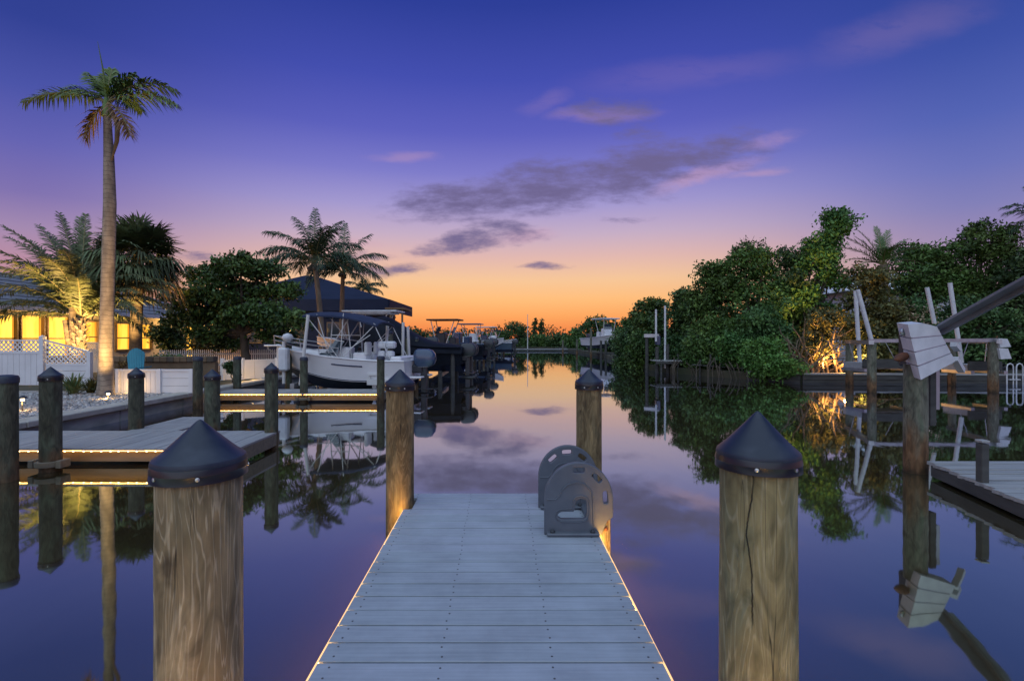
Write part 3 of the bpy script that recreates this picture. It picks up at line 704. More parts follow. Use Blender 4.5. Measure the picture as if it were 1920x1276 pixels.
ins = [p + Vector((.012, .012, 0)) for p in (TL + Vector((.02, 0, -.02)), TR + Vector((-.02, 0, -.02)), BR + Vector((-.02, 0, .01)), BL + Vector((.01, 0, .02)))]
MB().prism(ins, dep * .92).build('cover_liner', 'steel', lift)
for (a, b, w) in ((at(1790, 672, 6.36), at(1803, 695, 6.5), .07), (at(1788, 645, 6.5), at(1796, 655, 6.6), .07)):
    MB().between(a, b, w, .06).build('cover_tab', 'white_plastic', lift)
mot = thing('lift_gearbox', 'dark rusty gearbox with pulley behind the white ribbed cover', 'gearbox', tuple(at(1705, 660, 6.4)))
MB().box(at(1712, 650, 6.5), (.2, .26, .5), bev=.02).build('gear_housing', 'motor', mot)
pu = MB().lathe([(.045, -.02), (.05, 0), (.045, .02)], 16).build('pulley', 'steel', mot, local=True)
pu.location = at(1694, 622, 6.36) - Vector(mot.location); pu.rotation_euler = (R(80), 0, .3)
pu = MB().lathe([(.004, -.10), (.05, -.03), (.055, .06), (.03, .12)], 12).build('rusty_bracket', 'rust', mot, local=True, smooth=40)
pu.location = at(1688, 670, 6.36) - Vector(mot.location); pu.rotation_euler = (0, R(75), .2)
bm_ = thing('lift_beam', 'long dark metal lift beam sloping up out of the photo behind the white cover', 'beam', tuple(at(1765, 620, 6.45)))
a, b = at(1764, 617, 6.5), at(2010, 484, 4.9)
ax = (b - a).normalized(); up = Vector((-ax.z, 0, ax.x)).normalized()
MB().between(a, b, .035, .15).build('web', 'alu_dark', bm_)
for s in (-1, 1): MB().between(a + up * .085 * s, b + up * .085 * s, .13, .018).build('flange', 'steel' if s < 0 else 'alu_dark', bm_)  # lower flange in a paler metal: the light on it is put into its colour
lp = thing('lift_side_post', 'square timber and metal post strapped behind the rust stained piling', 'post', (5.55, 6.55, 0))
MB().box(at(1744, 745, 6.6), (.075, .1, .72)).build('timber', 'bulkhead', lp)
MB().box(at(1753, 730, 6.66), (.075, .06, .52)).build('metal_channel', 'steel', lp)

# ------------------------------------------------------------------ boat lift across the basin
for x, y, r, z, l in ((11.72, 15.9, .125, 1.56, 'mossy lift piling with orange waterline nearest the wooden cradle'), (12.75, 18.4, .125, 1.50, 'lift piling at the shoreward corner of the empty boat lift'),
                      (15.55, 15.9, .135, 1.60, 'lift piling with orange foot under the small grey motor cover'), (16.4, 18.3, .12, 1.5, 'dim lift piling behind the wooden bunk by the bulkhead')):
    piling(x, y, r, z, l, 'pile_rust', cap='none', group='boat lift pilings', seg=20)
bl = thing('boat_lift', 'empty boat lift with white guide poles and wooden cradle before the mangroves', 'boat lift', (14, 17, 0))
MB().between((11.6, 15.75, 1.57), (12.85, 18.7, 1.57), .14, .13).build('top_beam', 'steel', bl)
MB().between((11.6, 15.88, 1.62), (15.7, 15.88, 1.64), .09, .11).build('top_beam', 'steel', bl)
MB().between((15.55, 15.7, 1.6), (16.45, 18.5, 1.57), .14, .13).build('top_beam', 'steel', bl)
for (p0, p1, Y) in (((1592, 641), (1604, 684), 17.0), ((1660, 641), (1684, 684), 17.0), ((1815, 642), (1800, 684), 17.0), ((1850, 642), (1846, 684), 17.0)):
    MB().tube([at(*p0, Y), at(*p1, Y)], .012, 5).build('cable', 'steel', bl)
for (p0, p1, Ya, Yb) in (((1612, 680), (1604, 545), 17.4, 17.4), ((1635, 642), (1608, 543), 16.4, 16.4), ((1752, 606), (1738, 539), 17.2, 17.2), ((1803, 680), (1781, 530), 16.6, 16.6)):
    MB().tube([at(*p0, Ya), at(*p1, Yb)], .065, 10).build('guide_pole', 'white_plastic', bl, smooth=50)
for (pa, pb, Y, h) in (((1598, 684), (1692, 684), 17.0, .2), ((1790, 688), (1850, 688), 17.0, .2)):
    A, B = at(*pa, Y), at(*pb, Y)
    MB().between(A, B, .9, h).build('bunk', 'deck_grey', bl)
    MB().between(A + Vector((0, -.5, .08)), B + Vector((0, -.5, .08)), .06, .28).build('bunk_rail', 'bulkhead', bl)
    for q in (A, B): MB().box(q + Vector((0, -.1, -.14)), (.12, 1.1, .1)).build('cradle_beam', 'steel', bl)
cv = thing('small_motor_cover', 'small pale motor cover hanging on the outer end of the empty lift', 'cover', tuple(at(1888, 652, 15.8)))
for i, (q0, q1) in enumerate((((1872, 634), (1884, 650)), ((1873, 652), (1888, 672)))):
    MB().prism([at(q0[0], q0[1], 15.7), at(q0[0] + 17, q0[1] + 1, 15.75), at(q0[0] + 24, q1[1], 15.75), at(q0[0] + 4, q1[1] + 1, 15.7)], (0, .4, 0)).build('cover_band', 'white_plastic', cv)
ld = thing('swim_ladder', 'white swim ladder with two hooped rails on the dark bulkhead', 'ladder', (18.9, 18.5, 0))
for px in (1899, 1917):
    x0 = (px - 6 - CX) / F * 18.5; x1 = (px + 6 - CX) / F * 18.5
    pts = [(x0, 18.6, -.3), (x0, 18.6, .65)] + [((x0 + x1) / 2 - (x1 - x0) / 2 * math.cos(a), 18.6, .65 + .12 * math.sin(a)) for a in (R(45), R(90), R(135))] + [(x1, 18.6, .65), (x1, 18.6, -.3)]
    MB().tube(pts, .022, 8).build('hoop_rail', 'white_plastic', ld, smooth=60)
for z in (-.05, .18): MB().box((18.97, 18.6, z), (.4, .08, .03)).build('rung', 'white_plastic', ld)

# ------------------------------------------------------------------ small dock further along the right shore
sdk = thing('shore_dock', 'small old dock on thin posts under the mangroves with a raised lift arm', 'dock', (8.6, 25, 0))
for i in range(20):
    MB().box((7.55 + i * .165, 24.6 + .02 * i * -1, .62), (.15, 1.1, .04)).build('plank', 'deck_grey', sdk)
MB().box((9.1, 24.05, .55), (3.3, .06, .13)).build('fascia_board', 'bulkhead', sdk)
for x in (7.7, 8.5, 9.3, 10.1, 10.7): MB().tube([(x, 24.1, -.5), (x, 24.1, .95 if x > 8 else .7)], .05, 8).build('dock_post', 'bulkhead', sdk, smooth=50)
MB().tube([at(1213, 700, 25.5), at(1213, 627, 25.5)], .085, 10).build('lift_post', 'bulkhead', sdk, smooth=50)
MB().tube([at(1232, 704, 24.8), at(1232, 650, 24.8)], .085, 10).build('lift_post', 'bulkhead', sdk, smooth=50)
MB().tube([at(1252, 706, 24.6), at(1252, 645, 24.6)], .07, 10).build('lift_post', 'bulkhead', sdk, smooth=50)
MB().between(at(1208, 629, 25.5), at(1236, 629, 25.2), .16, .17).build('lift_arm', 'steel', sdk)
MB().box(at(1233, 638, 25.0), (.2, .3, .45), bev=.02).build('motor_box', 'cowl', sdk)
for px, y0, y1 in ((1230, 640, 580), (1247, 690, 573)): MB().tube([at(px, y0, 24.7), at(px, y1, 24.7)], .05, 8).build('guide_pole', 'white_plastic', sdk, smooth=50)
sd2 = thing('sagging_walkway', 'low sagging plank walkway on stakes beside the bright green shoreline bush', 'walkway', (10, 21.5, 0))
for i in range(14):
    MB().box((9.0 + i * .2, 23.1 - i * .15, .5 - i * .011), (.18, .9, .04), rot=(0, 0, R(-38))).build('plank', 'bulkhead', sd2)
for i in range(8): MB().tube([(9.0 + i * .35, 22.75 - i * .27, -.4), (9.03 + i * .35, 22.75 - i * .27, .75 + .25 * (i % 3))], .04, 8).build('stake', 'bulkhead', sd2, smooth=50)
# row of single stakes
for i, (px, yt, Y) in enumerate(((1083, 640, 50), (1412 - 0, 660, 20.9), (1300, 668, 23.4))):
    pass
# ================================================================== BOATS
def hull_rings(L, B, H, rise=.4, n=14):
    top, bot = [], []
    for i in range(n + 1):
        t = i / n; x = -L / 2 + L * t
        hb = max(.02, B / 2 * (1 - max(0, (t - .42) / .58) ** 2.3)); cb = max(.012, hb * .86 * (1 - .75 * max(0, (t - .45) / .55) ** 1.4))
        sz = H * (.82 + rise * t ** 2); k = H * (.86 * max(0, (t - .55) / .45) ** 2.2); cz = max(H * (.26 + .5 * max(0, (t - .3) / .7) ** 1.8), k + .02)
        mz = cz + (sz - cz) * .55; mb_ = cb + (hb - cb) * .42
        top.append([(x, -hb, sz), (x, -mb_, mz), (x, -cb, cz), (x, cb, cz), (x, mb_, mz), (x, hb, sz)])
        bot.append([(x, -cb, cz), (x, 0, k), (x, cb, cz)])
    return top, bot
def hull_parts(root, L, B, H, m_top='gelcoat', m_bot='navy', rise=.4, n=14):
    top, bot = hull_rings(L, B, H, rise, n)
    mb = MB()
    mb.loft([[r[0], r[1], r[2]] for r in top], close=False, caps=False); mb.loft([[r[3], r[4], r[5]] for r in top], close=False, caps=False)
    mb.add(top[0], [(0, 1, 2, 3, 4, 5)])
    deck = [(r[0][0], r[0][1] * .93, r[0][2] - .02) for r in top]; deck2 = [(r[5][0], r[5][1] * .93, r[5][2] - .02) for r in top]
    h = mb.build('hull', m_top, root, local=True, smooth=40)
    MB().loft([[a, b] for a, b in zip(deck, deck2)], close=False, caps=False).build('deck', m_top, root, local=True)
    MB().loft(bot, close=False, caps=False).build('hull_bottom', m_bot, root, local=True, smooth=40)
    for s in (0, 5): MB().tube([r[s] for r in top], .028, 6).build('rub_rail', m_top, root, local=True, smooth=60)
    return h, top
def outboard(root, x, z, s=1.0, m='cowl', y=0.0):
    """hangs on the transom, bow towards +x; the motor itself is one part with cowl, skeg and propeller under it"""
    leg = MB(); leg.box((x - .16 * s, y, z - .35 * s), (.17 * s, .11 * s, .75 * s), bev=.02 * s); leg.box((x - .2 * s, y, z - .62 * s), (.38 * s, .2 * s, .02 * s))
    leg.lathe([(.01, -.3 * s), (.06 * s, -.18 * s), (.07 * s, .1 * s), (.03 * s, .22 * s)], 10, (0, 0, 0))
    nv = len(leg.v) - 40
    for i in range(nv, len(leg.v)):
        vx, vy, vz = leg.v[i]; leg.v[i] = (x - .2 * s - vz, y + vx, z - .78 * s + vy)
    leg.box((x - .16 * s, y, z - .95 * s), (.16 * s, .025 * s, .22 * s)); leg.box((x + .02, y, z - .08 * s), (.3 * s, .24 * s, .22 * s), bev=.03 * s)
    o = leg.build('outboard_motor', 'motor', root, local=True, smooth=35)
    rings = []
    for (zz, l, w, xo) in ((-.02, .40, .26, 0), (.06, .56, .33, -.02), (.18, .62, .36, -.03), (.32, .60, .34, -.02), (.42, .48, .27, .0), (.46, .3, .16, .02)):
        rings.append([(x - .16 * s + (xo + l / 2 * math.copysign(abs(math.cos(a)) ** .6, math.cos(a))) * s, y + w / 2 * math.copysign(abs(math.sin(a)) ** .6, math.sin(a)) * s, z + zz * s) for a in [2 * math.pi * k / 20 for k in range(20)]])
    MB().loft(rings).build('cowling', m, o, local=True, smooth=50)
    MB().loft([[(p[0] * 1.0, y + (p[1] - y) * 1.015, p[2]) for p in rings[0]], [(p[0], y + (p[1] - y) * 1.015, p[2] + .035 * s) for p in rings[0]]]).build('cowl_band', 'furled', o, local=True)
    pr = MB()
    for k in range(3):
        a = 2 * math.pi * k / 3
        pr.add([(x - .46 * s, y + .03 * s * math.cos(a), z - .78 * s + .03 * s * math.sin(a)), (x - .44 * s, y + .15 * s * math.cos(a - .4), z - .78 * s + .15 * s * math.sin(a - .4)), (x - .49 * s, y + .15 * s * math.cos(a + .4), z - .78 * s + .15 * s * math.sin(a + .4))], [(0, 1, 2)])
    pr.build('propeller', 'steel', o, local=True)
    return o
# ---- white cuddy boat on its lift
wb = thing('motor_boat', 'white motor boat with navy bimini and navy bottom raised on its lift', 'boat', (-4.98, 16.05, .10), R(173))
L_, B_, H_ = 4.55, 1.9, 1.12
hull, top = hull_parts(wb, L_, B_, H_, rise=.42)
for s in (2, 3):
    MB().tube([(r[s][0], r[s][1] * 1.005, r[s][2] + .03) for r in top[:-1]], .014, 6).build('boot_stripe', 'navy', hull, local=True)
for s in (1, 4):
    MB().tube([(r[s][0], r[s][1] * 1.03, r[s][2] + .22) for r in top[1:11]], .010, 6).build('side_stripe', 'cowl', hull, local=True)
    r = [top[i][s] for i in (4, 5, 6, 7)]
    MB().tube([(p[0], p[1] * 1.035, p[2] + .10) for p in r], .022, 6).build('name_stripe', 'navy', hull, local=True)
# pulpit, anchor, rails
MB().box((L_ / 2 + .06, 0, H_ * 1.22), (.6, .34, .05), bev=.02).build('bow_pulpit', 'gelcoat', wb, local=True)
MB().tube([(L_ / 2 + .34, 0, H_ * 1.22 + .03), (L_ / 2 + .3, 0, H_ * 1.22 - .12), (L_ / 2 + .12, 0, H_ * 1.22 - .2)], .025, 6).build('anchor', 'steel', wb, local=True)
for s in (-1, 1):
    rail = MB(); pts = []
    for i in range(6, 15):
        r0 = top[i][0 if s < 0 else 5]; pts.append((r0[0] + .1, r0[1] * .94, r0[2] + .30))
    rail.tube(pts, .013, 6)
    rail.tube([(p[0], p[1], p[2] - .14) for p in pts], .009, 6)
    for p in pts[::2]: rail.tube([(p[0], p[1], p[2]), (p[0] - .03, p[1], p[2] - .30)], .010, 6)
    rail.build('bow_rail', 'steel', wb, local=True, smooth=60)
# cabin trunk with portlight, windshield, console, seats
cab = MB().loft([[(-.05, -.62, .98), (-.05, .62, .98), (-.05, .55, 1.22), (-.05, -.55, 1.22)], [(.75, -.56, 1.02), (.75, .56, 1.02), (.62, .46, 1.26), (.62, -.46, 1.26)], [(1.45, -.32, 1.12), (1.45, .32, 1.12), (1.25, .22, 1.25), (1.25, -.22, 1.25)]])
cb = cab.build('cabin', 'gelcoat', wb, local=True, smooth=30)
for s in (-1, 1): MB().prism([(.15, s * .612, 1.04), (.55, s * .585, 1.06), (.5, s * .545, 1.16), (.2, s * .565, 1.15)], (0, s * .012, 0)).build('portlight', 'glass', cb, local=True)
ws = MB().loft([[(-.08, -.72, 1.05), (-.3, -.66, 1.5)], [(.35, -.55, 1.18), (.05, -.5, 1.55)], [(.48, 0, 1.22), (.15, 0, 1.6)], [(.35, .55, 1.18), (.05, .5, 1.55)], [(-.08, .72, 1.05), (-.3, .66, 1.5)]], close=False, caps=False).build('windshield', 'glass', wb, local=True, smooth=40)
MB().tube([(-.3, -.66, 1.5), (.05, -.5, 1.55), (.15, 0, 1.6), (.05, .5, 1.55), (-.3, .66, 1.5)], .018, 6).build('windshield_frame', 'furled', ws, local=True)
MB().box((-.15, .3, 1.08), (.5, .5, .5), bev=.04).build('console', 'gelcoat', wb, local=True)
for y_ in (-.38, .38):
    MB().box((-.75, y_, 1.02), (.42, .45, .3), bev=.05).build('seat', 'gelcoat', wb, local=True)
    MB().box((-.95, y_, 1.28), (.1, .44, .42), bev=.04).build('seat_back', 'furled', wb, local=True)
MB().box((-1.95, 0, .92), (.35, 1.5, .26), bev=.04).build('transom_seat', 'gelcoat', wb, local=True)
for y_ in (-.5, .5): MB().box((-L_ / 2 - .22, y_, .42), (.45, .38, .06), bev=.02).build('swim_platform', 'gelcoat', wb, local=True)
# bimini
arc = []
for i in range(9):
    t = i / 8; x = .95 - 2.35 * t; z = 2.42 + .05 * math.sin(math.pi * t) - .30 * t ** 2.2
    arc.append([(x, y_, z - .12 * (abs(y_) / .8) ** 2.5) for y_ in (-.85, -.6, -.3, 0, .3, .6, .85)] + [(x, y_, z - .05 - .12 * (abs(y_) / .8) ** 2.5) for y_ in (.85, .6, .3, 0, -.3, -.6, -.85)])
bim = MB().loft(arc).build('bimini', 'canvas', wb, local=True, smooth=40)
fr = MB()
for s in (-.83, .83):
    for a, b in (((-.25, .95), (.85, 2.3)), ((-.25, .95), (-.35, 2.36)), ((-.25, .95), (-1.35, 2.02)), ((-1.2, 1.7), (-.1, 1.0)), ((-1.85, .92), (-1.3, 2.05)), ((.1, 1.15), (.5, 2.33))):
        fr.tube([(a[0], s, a[1]), (b[0], s * .97, b[1])], .014, 6)
fr.build('bimini_frame', 'furled', bim, local=True)
for s in (-.45, .45):
    tw = MB()
    for a, b in (((.25, 1.2), (.15, 2.3)), ((-.45, 1.0), (-.3, 2.3)), ((.2, 1.7), (-.38, 1.7)), ((.25, 1.25), (-.35, 2.2))): tw.tube([(a[0], s, a[1]), (b[0], s, b[1])], .018, 6)
    tw.build('tower_frame', 'furled', wb, local=True)
outboard(wb, -L_ / 2 - .16, .74, 1.15)
MB().tube([(-1.7, -.98, .86), (-1.75, -1.02, .60), (-1.72, -1.03, .45)], .07, 10).build('fender', 'furled', wb, local=True, smooth=60)
# its lift
wl_ = thing('boat_lift', 'galvanised boat lift cradle with white guide poles under the white motor boat', 'boat lift', (-4.9, 16, 0))
for (p0, p1, Y) in (((563, 722), (578, 590), 15.2), ((722, 690), (727, 603), 16.9), ((755, 690), (756, 604), 17.2), ((767, 668), (765, 612), 17.6)):
    MB().tube([at(*p0, Y), at(*p1, Y)], .05, 10).build('guide_pole', 'furled', wl_, smooth=50)
for x in (-6.2, -3.75):
    MB().between((x, 15.0, .28), (x, 17.2, .28), .12, .14).build('cradle_beam', 'steel', wl_)
    for y_ in (15.05, 17.1): MB().tube([(x, y_, -.3), (x, y_, .36)], .05, 8).build('cradle_post', 'steel', wl_)
MB().between((-3.95, 15.02, .40), (-3.2, 15.02, .40), .2, .16).build('bunk', 'furled', wl_)
MB().between((-3.95, 15.02, .62), (-3.2, 15.02, .62), .06, .05).build('bunk_rail', 'furled', wl_)
for x in (-3.9, -3.55, -3.25): MB().tube([(x, 15.02, .4), (x, 15.02, .64)], .025, 6).build('stanchion', 'furled', wl_)
for (x, y_) in ((-3.62, 15.6), (-3.35, 15.5)):
    MB().box((x, y_, 1.5), (.28, .3, .22), bev=.05).build('motor_housing', 'white_plastic', wl_); MB().box((x - .03, y_, 1.22), (.24, .26, .2), bev=.05).build('motor_housing', 'white_plastic', wl_)
    MB().tube([(x, y_, -.3), (x, y_, 1.45)], .05, 8).build('lift_post', 'bulkhead', wl_)
pd = thing('dock_pedestal', 'white dock pedestal with rounded head beside the white boat bow', 'pedestal', (-6.9, 15.4, .3))
q = at(532, 660, 15.6)
MB().tube([(q.x, q.y, .3), (q.x, q.y, 1.6)], .05, 8).build('pipe', 'furled', pd)
MB().box((q.x, q.y, 1.05), (.3, .3, .72), bev=.05).build('cabinet', 'white_plastic', pd)
MB().lathe([(.06, -.12), (.15, -.06), (.17, .02), (.12, .1), (.02, .14)], 14, (q.x + .12, q.y, 1.72)).build('lamp_head', 'white_plastic', pd, smooth=60)

# ---- dark boat under a fitted cover
cb = thing('covered_boat', 'large motor boat wrapped in a dark navy fitted cover', 'boat', (-3.6, 19.6, .42), R(176))
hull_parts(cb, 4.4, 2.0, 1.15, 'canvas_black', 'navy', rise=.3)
rings = []
rn = random.Random(4)
for i in range(15):
    t = i / 14; x = -2.25 + 4.45 * t
    hb = max(.12, 1.03 * (1 - max(0, (t - .5) / .5) ** 2.4))
    zb = .72
    for pass_ in (0,):
        zt = np.interp(t, [0, .1, .25, .38, .5, .62, .74, .86, 1], [.98, 1.06, 1.12, 1.32, 1.62, 2.02, 2.18, 1.95, 1.35])
    ring = []
    for a in [math.pi * k / 12 for k in range(13)]:
        c, s_ = math.cos(a), math.sin(a)
        ring.append((x, hb * math.copysign(abs(c) ** .72, c), zb + (zt - zb) * abs(s_) ** .8 + rn.uniform(-.015, .015)))
    rings.append(ring)
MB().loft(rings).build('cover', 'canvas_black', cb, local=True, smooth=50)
outboard(cb, -2.22, .62, 1.05, 'motor', .3); outboard(cb, -2.22, .62, 1.05, 'motor', -.3)
cl = thing('boat_lift', 'steel boat lift with dark posts carrying the navy covered boat', 'boat lift', (-3.2, 19.6, 0))
for x in (-4.2, -2.2): MB().between((x, 18.4, .36), (x, 20.9, .36), .12, .14).build('cradle_beam', 'steel', cl)
for x, y_, z in ((-1.75, 18.6, 1.35), (-1.8, 20.8, 1.5), (-4.9, 20.8, 1.6), (-2.2, 18.45, .5), (-2.7, 18.5, .5)): MB().tube([(x, y_, -.3), (x, y_, z)], .08, 10).build('lift_post', 'bulkhead', cl, smooth=50)

# ---- generic smaller boats
def small_boat(x, y, z, rz, L, label, ttop=True, tm='white_plastic', hm='gelcoat', s=1.0, name='fishing_boat'):
    t = thing(name, label, 'boat', (x, y, z), rz, group='boats raised on lifts along the canal')
    hull_parts(t, L, L * .36, 1.0 * s, hm, 'navy', rise=.4, n=10)
    MB().box((0, 0, 1.2 * s), (.6 * s, .7 * s, .8 * s), bev=.06).build('console', hm if hm != 'canvas_black' else 'motor', t, local=True)
    MB().prism([(.3 * s, -.36 * s, 1.55 * s), (.3 * s, .36 * s, 1.55 * s), (.12 * s, .32 * s, 1.95 * s), (.12 * s, -.32 * s, 1.95 * s)], (.015, 0, .01)).build('windscreen', 'glass', t, local=True)
    MB().box((-.75 * s, 0, 1.05 * s), (.4 * s, .8 * s, .6 * s), bev=.06).build('seat', hm if hm != 'canvas_black' else 'motor', t, local=True)
    if ttop:
        MB().box((-.2 * s, 0, 2.35 * s), (1.9 * s, 1.5 * s, .09 * s), bev=.03).build('hard_top', tm, t, local=True)
        f = MB()
        for sx_ in (-.6, .35):
            for sy_ in (-.4, .4): f.tube([(sx_ * .6 * s, sy_ * s, .9 * s), (sx_ * 1.5 * s, sy_ * 1.3 * s, 2.32 * s)], .03, 6)
        f.build('top_frame', 'furled', t, local=True)
    outboard(t, -L / 2 - .05, .75 * s, 1.0 * s, 'motor')
    return t
tb = small_boat(-5.9, 23.2, .62, R(176), 5.2, 'white boat whose long flat hardtop shows above the navy bimini', s=.95)
MB().box((-.1, 0, 2.30), (2.5, 1.5, .07), bev=.02).build('hard_top', 'white_plastic', tb, local=True)
small_boat(-3.3, 28.5, .5, R(170), 5.0, 'boat with a thin dark top frame behind the covered navy boat', tm='rust', hm='canvas_black', s=.95)
small_boat(-2.9, 34, .5, R(168), 4.6, 'open blue grey boat on a lift past the covered navy boat', ttop=False, hm='cowl')
small_boat(-2.2, 41, .5, R(-8), 5.0, 'pale boat with blue grey top among the distant lifts', tm='cowl', hm='white_wall')
small_boat(-1.5, 48, .4, R(172), 5.4, 'blue hulled boat on a distant lift under the treeline', tm='white_plastic', hm='cowl')
small_boat(-.7, 55, .4, R(-12), 5.0, 'white boat nearest the far end of the canal', ttop=False, hm='gelcoat')
small_boat(-1.0, 61, .3, R(150), 5.0, 'far boat with navy canvas top tucked against the shore', tm='canvas', hm='white_wall')
small_boat(9.6, 45.5, .75, R(-72), 6.2, 'white boat with a flat top lifted beside the far mangroves', s=1.15)
# lift posts that line the canal
k = 0
posts = [(-1.55, 27, 1.4, 'dark'), (-1.5, 30, 1.5, 'dark'), (-1.35, 33.5, 1.6, 'dark'), (-1.2, 37, 1.5, 'pale'), (-1.0, 40, 1.7, 'dark'), (-.9, 44, 1.6, 'pale'), (-.55, 47, 1.5, 'dark'), (-.3, 50, 1.8, 'pale'), (.15, 53, 1.5, 'dark'), (.4, 57, 1.5, 'pale'),
         (8.1, 45, 2.6, 'pale'), (8.6, 43, 1.5, 'dark'), (9.0, 43, 1.5, 'dark'), (7.6, 50, 1.6, 'pale'), (7.2, 58, 1.5, 'pale')]
where = ['just past the covered boat', 'behind the covered boat motors', 'beside the open blue grey boat', 'left of the pale boat lift', 'at the pale boat with blue grey top', 'beyond the pale boat', 'before the blue hulled boat', 'beside the blue hulled boat stern', 'near the far white boat', 'at the canal end',
         'beside the lifted boat with flat top', 'in front of the lifted boat under the mangroves', 'second of the pair before the lifted far boat', 'alone in open water before the far mangroves', 'by the far mangrove point']
for (x, y, z, tone), w in zip(posts, where):
    w = w.replace('left of', 'next to')
    o = MB().tube([(x, y, -.5), (x, y, z)], .10, 10).build('lift_piling', 'bulkhead' if tone == 'dark' else 'pile_rust', smooth=50, loc=(x, y, 0))
    tag(o, f'{"slender dark" if tone == "dark" else "slender pale"} lift piling {w}', 'piling', 'distant lift pilings')
pl = thing('flag_pole', 'tall thin pole rising above the trees at the end of the canal', 'pole', (3.8, 70, 0))
MB().tube([(3.8, 70, 0), (3.8, 70, 4.9)], [.07, .035], 8).build('shaft', 'furled', pl)
MB().lathe([(.02, 0), (.08, .06), (.02, .12)], 8, (3.8, 70, 4.9)).build('finial', 'furled', pl)
fd = thing('far_dock', 'low grey floating dock across the head of the canal', 'dock', (5, 68, .2))
for i in range(22):
    MB().box((-.6 + i * .45, 68, .24), (.43, 1.6, .08)).build('plank', 'deck_grey', fd)
MB().box((4.1, 67.2, .12), (10, .08, .18)).build('fascia_board', 'bulkhead', fd)
# ================================================================== HOUSES
def wall_with_holes(x, y0, y1, z0, z1, holes, th=.16):
    """wall in the plane x = const facing +x, built as blocks round its openings"""
    mb = MB(); cuts = sorted(set([y0, y1] + [h[0] for h in holes] + [h[1] for h in holes]))
    for a, b in zip(cuts[:-1], cuts[1:]):
        hs = sorted([(h[2], h[3]) for h in holes if h[0] <= a + 1e-6 and h[1] >= b - 1e-6])
        z = z0
        for (h0, h1) in hs:
            if h0 > z + .01: mb.box((x - th / 2, (a + b) / 2, (z + h0) / 2), (th, b - a, h0 - z))
            z = h1
        if z1 > z + .01: mb.box((x - th / 2, (a + b) / 2, (z + z1) / 2), (th, b - a, z1 - z))
    return mb
HX = -18.6
house = thing('house', 'long low house with glowing yellow windows and grey roof behind the palms', 'house', (HX, 24, LZ))
wins = [(16.2, 18.5, .95, 2.6), (18.6, 19.35, .95, 2.6), (19.5, 20.5, .95, 2.6), (20.65, 21.75, .95, 2.6), (22.3, 23.3, 1.2, 2.45), (24.35, 25.35, 1.15, 2.42), (26.05, 26.85, 1.15, 2.42)]
door = (29.7, 30.7, LZ + .02, 2.42)
wall_with_holes(HX, 14, 33, LZ, 2.85, wins + [door]).build('wall', 'stucco', house)
for (y0, y1, z0, z1) in wins:
    f = MB()
    t = .06
    f.box((HX + .01, (y0 + y1) / 2, z0 - t / 2), (.16, y1 - y0 + .12, t)); f.box((HX + .01, (y0 + y1) / 2, z1 + t / 2), (.16, y1 - y0 + .12, t))
    for y_ in (y0, y1): f.box((HX + .01, y_ , (z0 + z1) / 2), (.15, t, z1 - z0))
    f.box((HX - .03, (y0 + y1) / 2, z0 + (z1 - z0) * .45), (.06, y1 - y0 - .062, .05))
    w = f.build('window', 'trim', house)
    MB().box((HX - .07, (y0 + y1) / 2, (z0 + z1) / 2), (.01, y1 - y0 - .07, z1 - z0 - .02)).build('pane', 'pane_bright' if y0 < 22 else 'pane', w)
    wd = y1 - y0
    for k_, (c0_, cw) in enumerate(((.07, .11), (.93, .11))):
        cm = MB(); yc_ = y0 + wd * c0_
        cm.add([(HX - .058 + .008 * (j % 2), yc_ - wd * cw / 2 + wd * cw * j / 8, z) for z in (z0 + .02, z1 - .02) for j in range(9)], [(j, j + 1, j + 10, j + 9) for j in range(8)])
        cm.build('curtain', 'curtain', w)

d = MB()
for y_ in (door[0] + .03, door[1] - .03): d.box((HX + .01, y_, 1.37), (.14, .08, 2.06))
d.box((HX + .01, 30.2, 2.4), (.14, .9, .08)); dr = d.build('doorway', 'trim', house)
MB().box((HX - .08, 30.2, 1.36), (.01, .84, 2.0)).build('pane', 'pane_bright', dr)
roof = MB()
e0, e1, eL, eR, ze, zr, xr = 13.4, 33.6, HX + .75, HX - 9.6, 2.86, 4.75, HX - 4.4
A, B, C_, D_ = (eL, e0, ze), (eL, e1, ze), (eR, e1, ze), (eR, e0, ze); P, Q = (xr, e0 + 3.5, zr), (xr, e1 - 3.5, zr)
roof.add([A, B, C_, D_, P, Q], [(0, 1, 5, 4), (1, 2, 5), (2, 3, 4, 5), (3, 0, 4), (0, 3, 2, 1)]); rf = roof.build('roof', 'shingle', house)
for i in range(9):
    t = (i + .5) / 9
    a, b = Vector(A).lerp(Vector(P), t), Vector(B).lerp(Vector(Q), t)
    MB().between(a + Vector((.0, 0, .02)), b + Vector((0, 0, .02)), .05, .012).build('roof_batten', 'shingle', rf)
MB().box((eL + .03, (e0 + e1) / 2, ze - .04), (.05, e1 - e0, .17)).build('eave_board', 'white_wall', house)
lamp = thing('wall_lamp', 'round glowing wall lamp on the house behind the tall palm trunk', 'lamp', tuple(at(183, 627, 22)))
p = at(183, 627, 22); p.x = HX + .22
lamp.location = p
MB().lathe([(.01, -.11), (.08, -.08), (.11, 0), (.08, .08), (.01, .11)], 14, p).build('globe', 'bulb', lamp, smooth=60)
MB().box((HX + .07, p.y, p.z + .05), (.14, .05, .05)).build('bracket', 'trim', lamp)
light('house_wall_glow', 'POINT', (HX + .6, 22.1, 2.1), 190, size=.2)
light('porch_glow', 'POINT', (HX + .7, 28.4, 2.4), 220, size=.2)
light('porch_glow', 'POINT', (HX + .9, 31.8, 2.3), 160, size=.2)
light('sunroom_glow', 'POINT', (HX + .7, 20, 2.5), 60, size=.3)
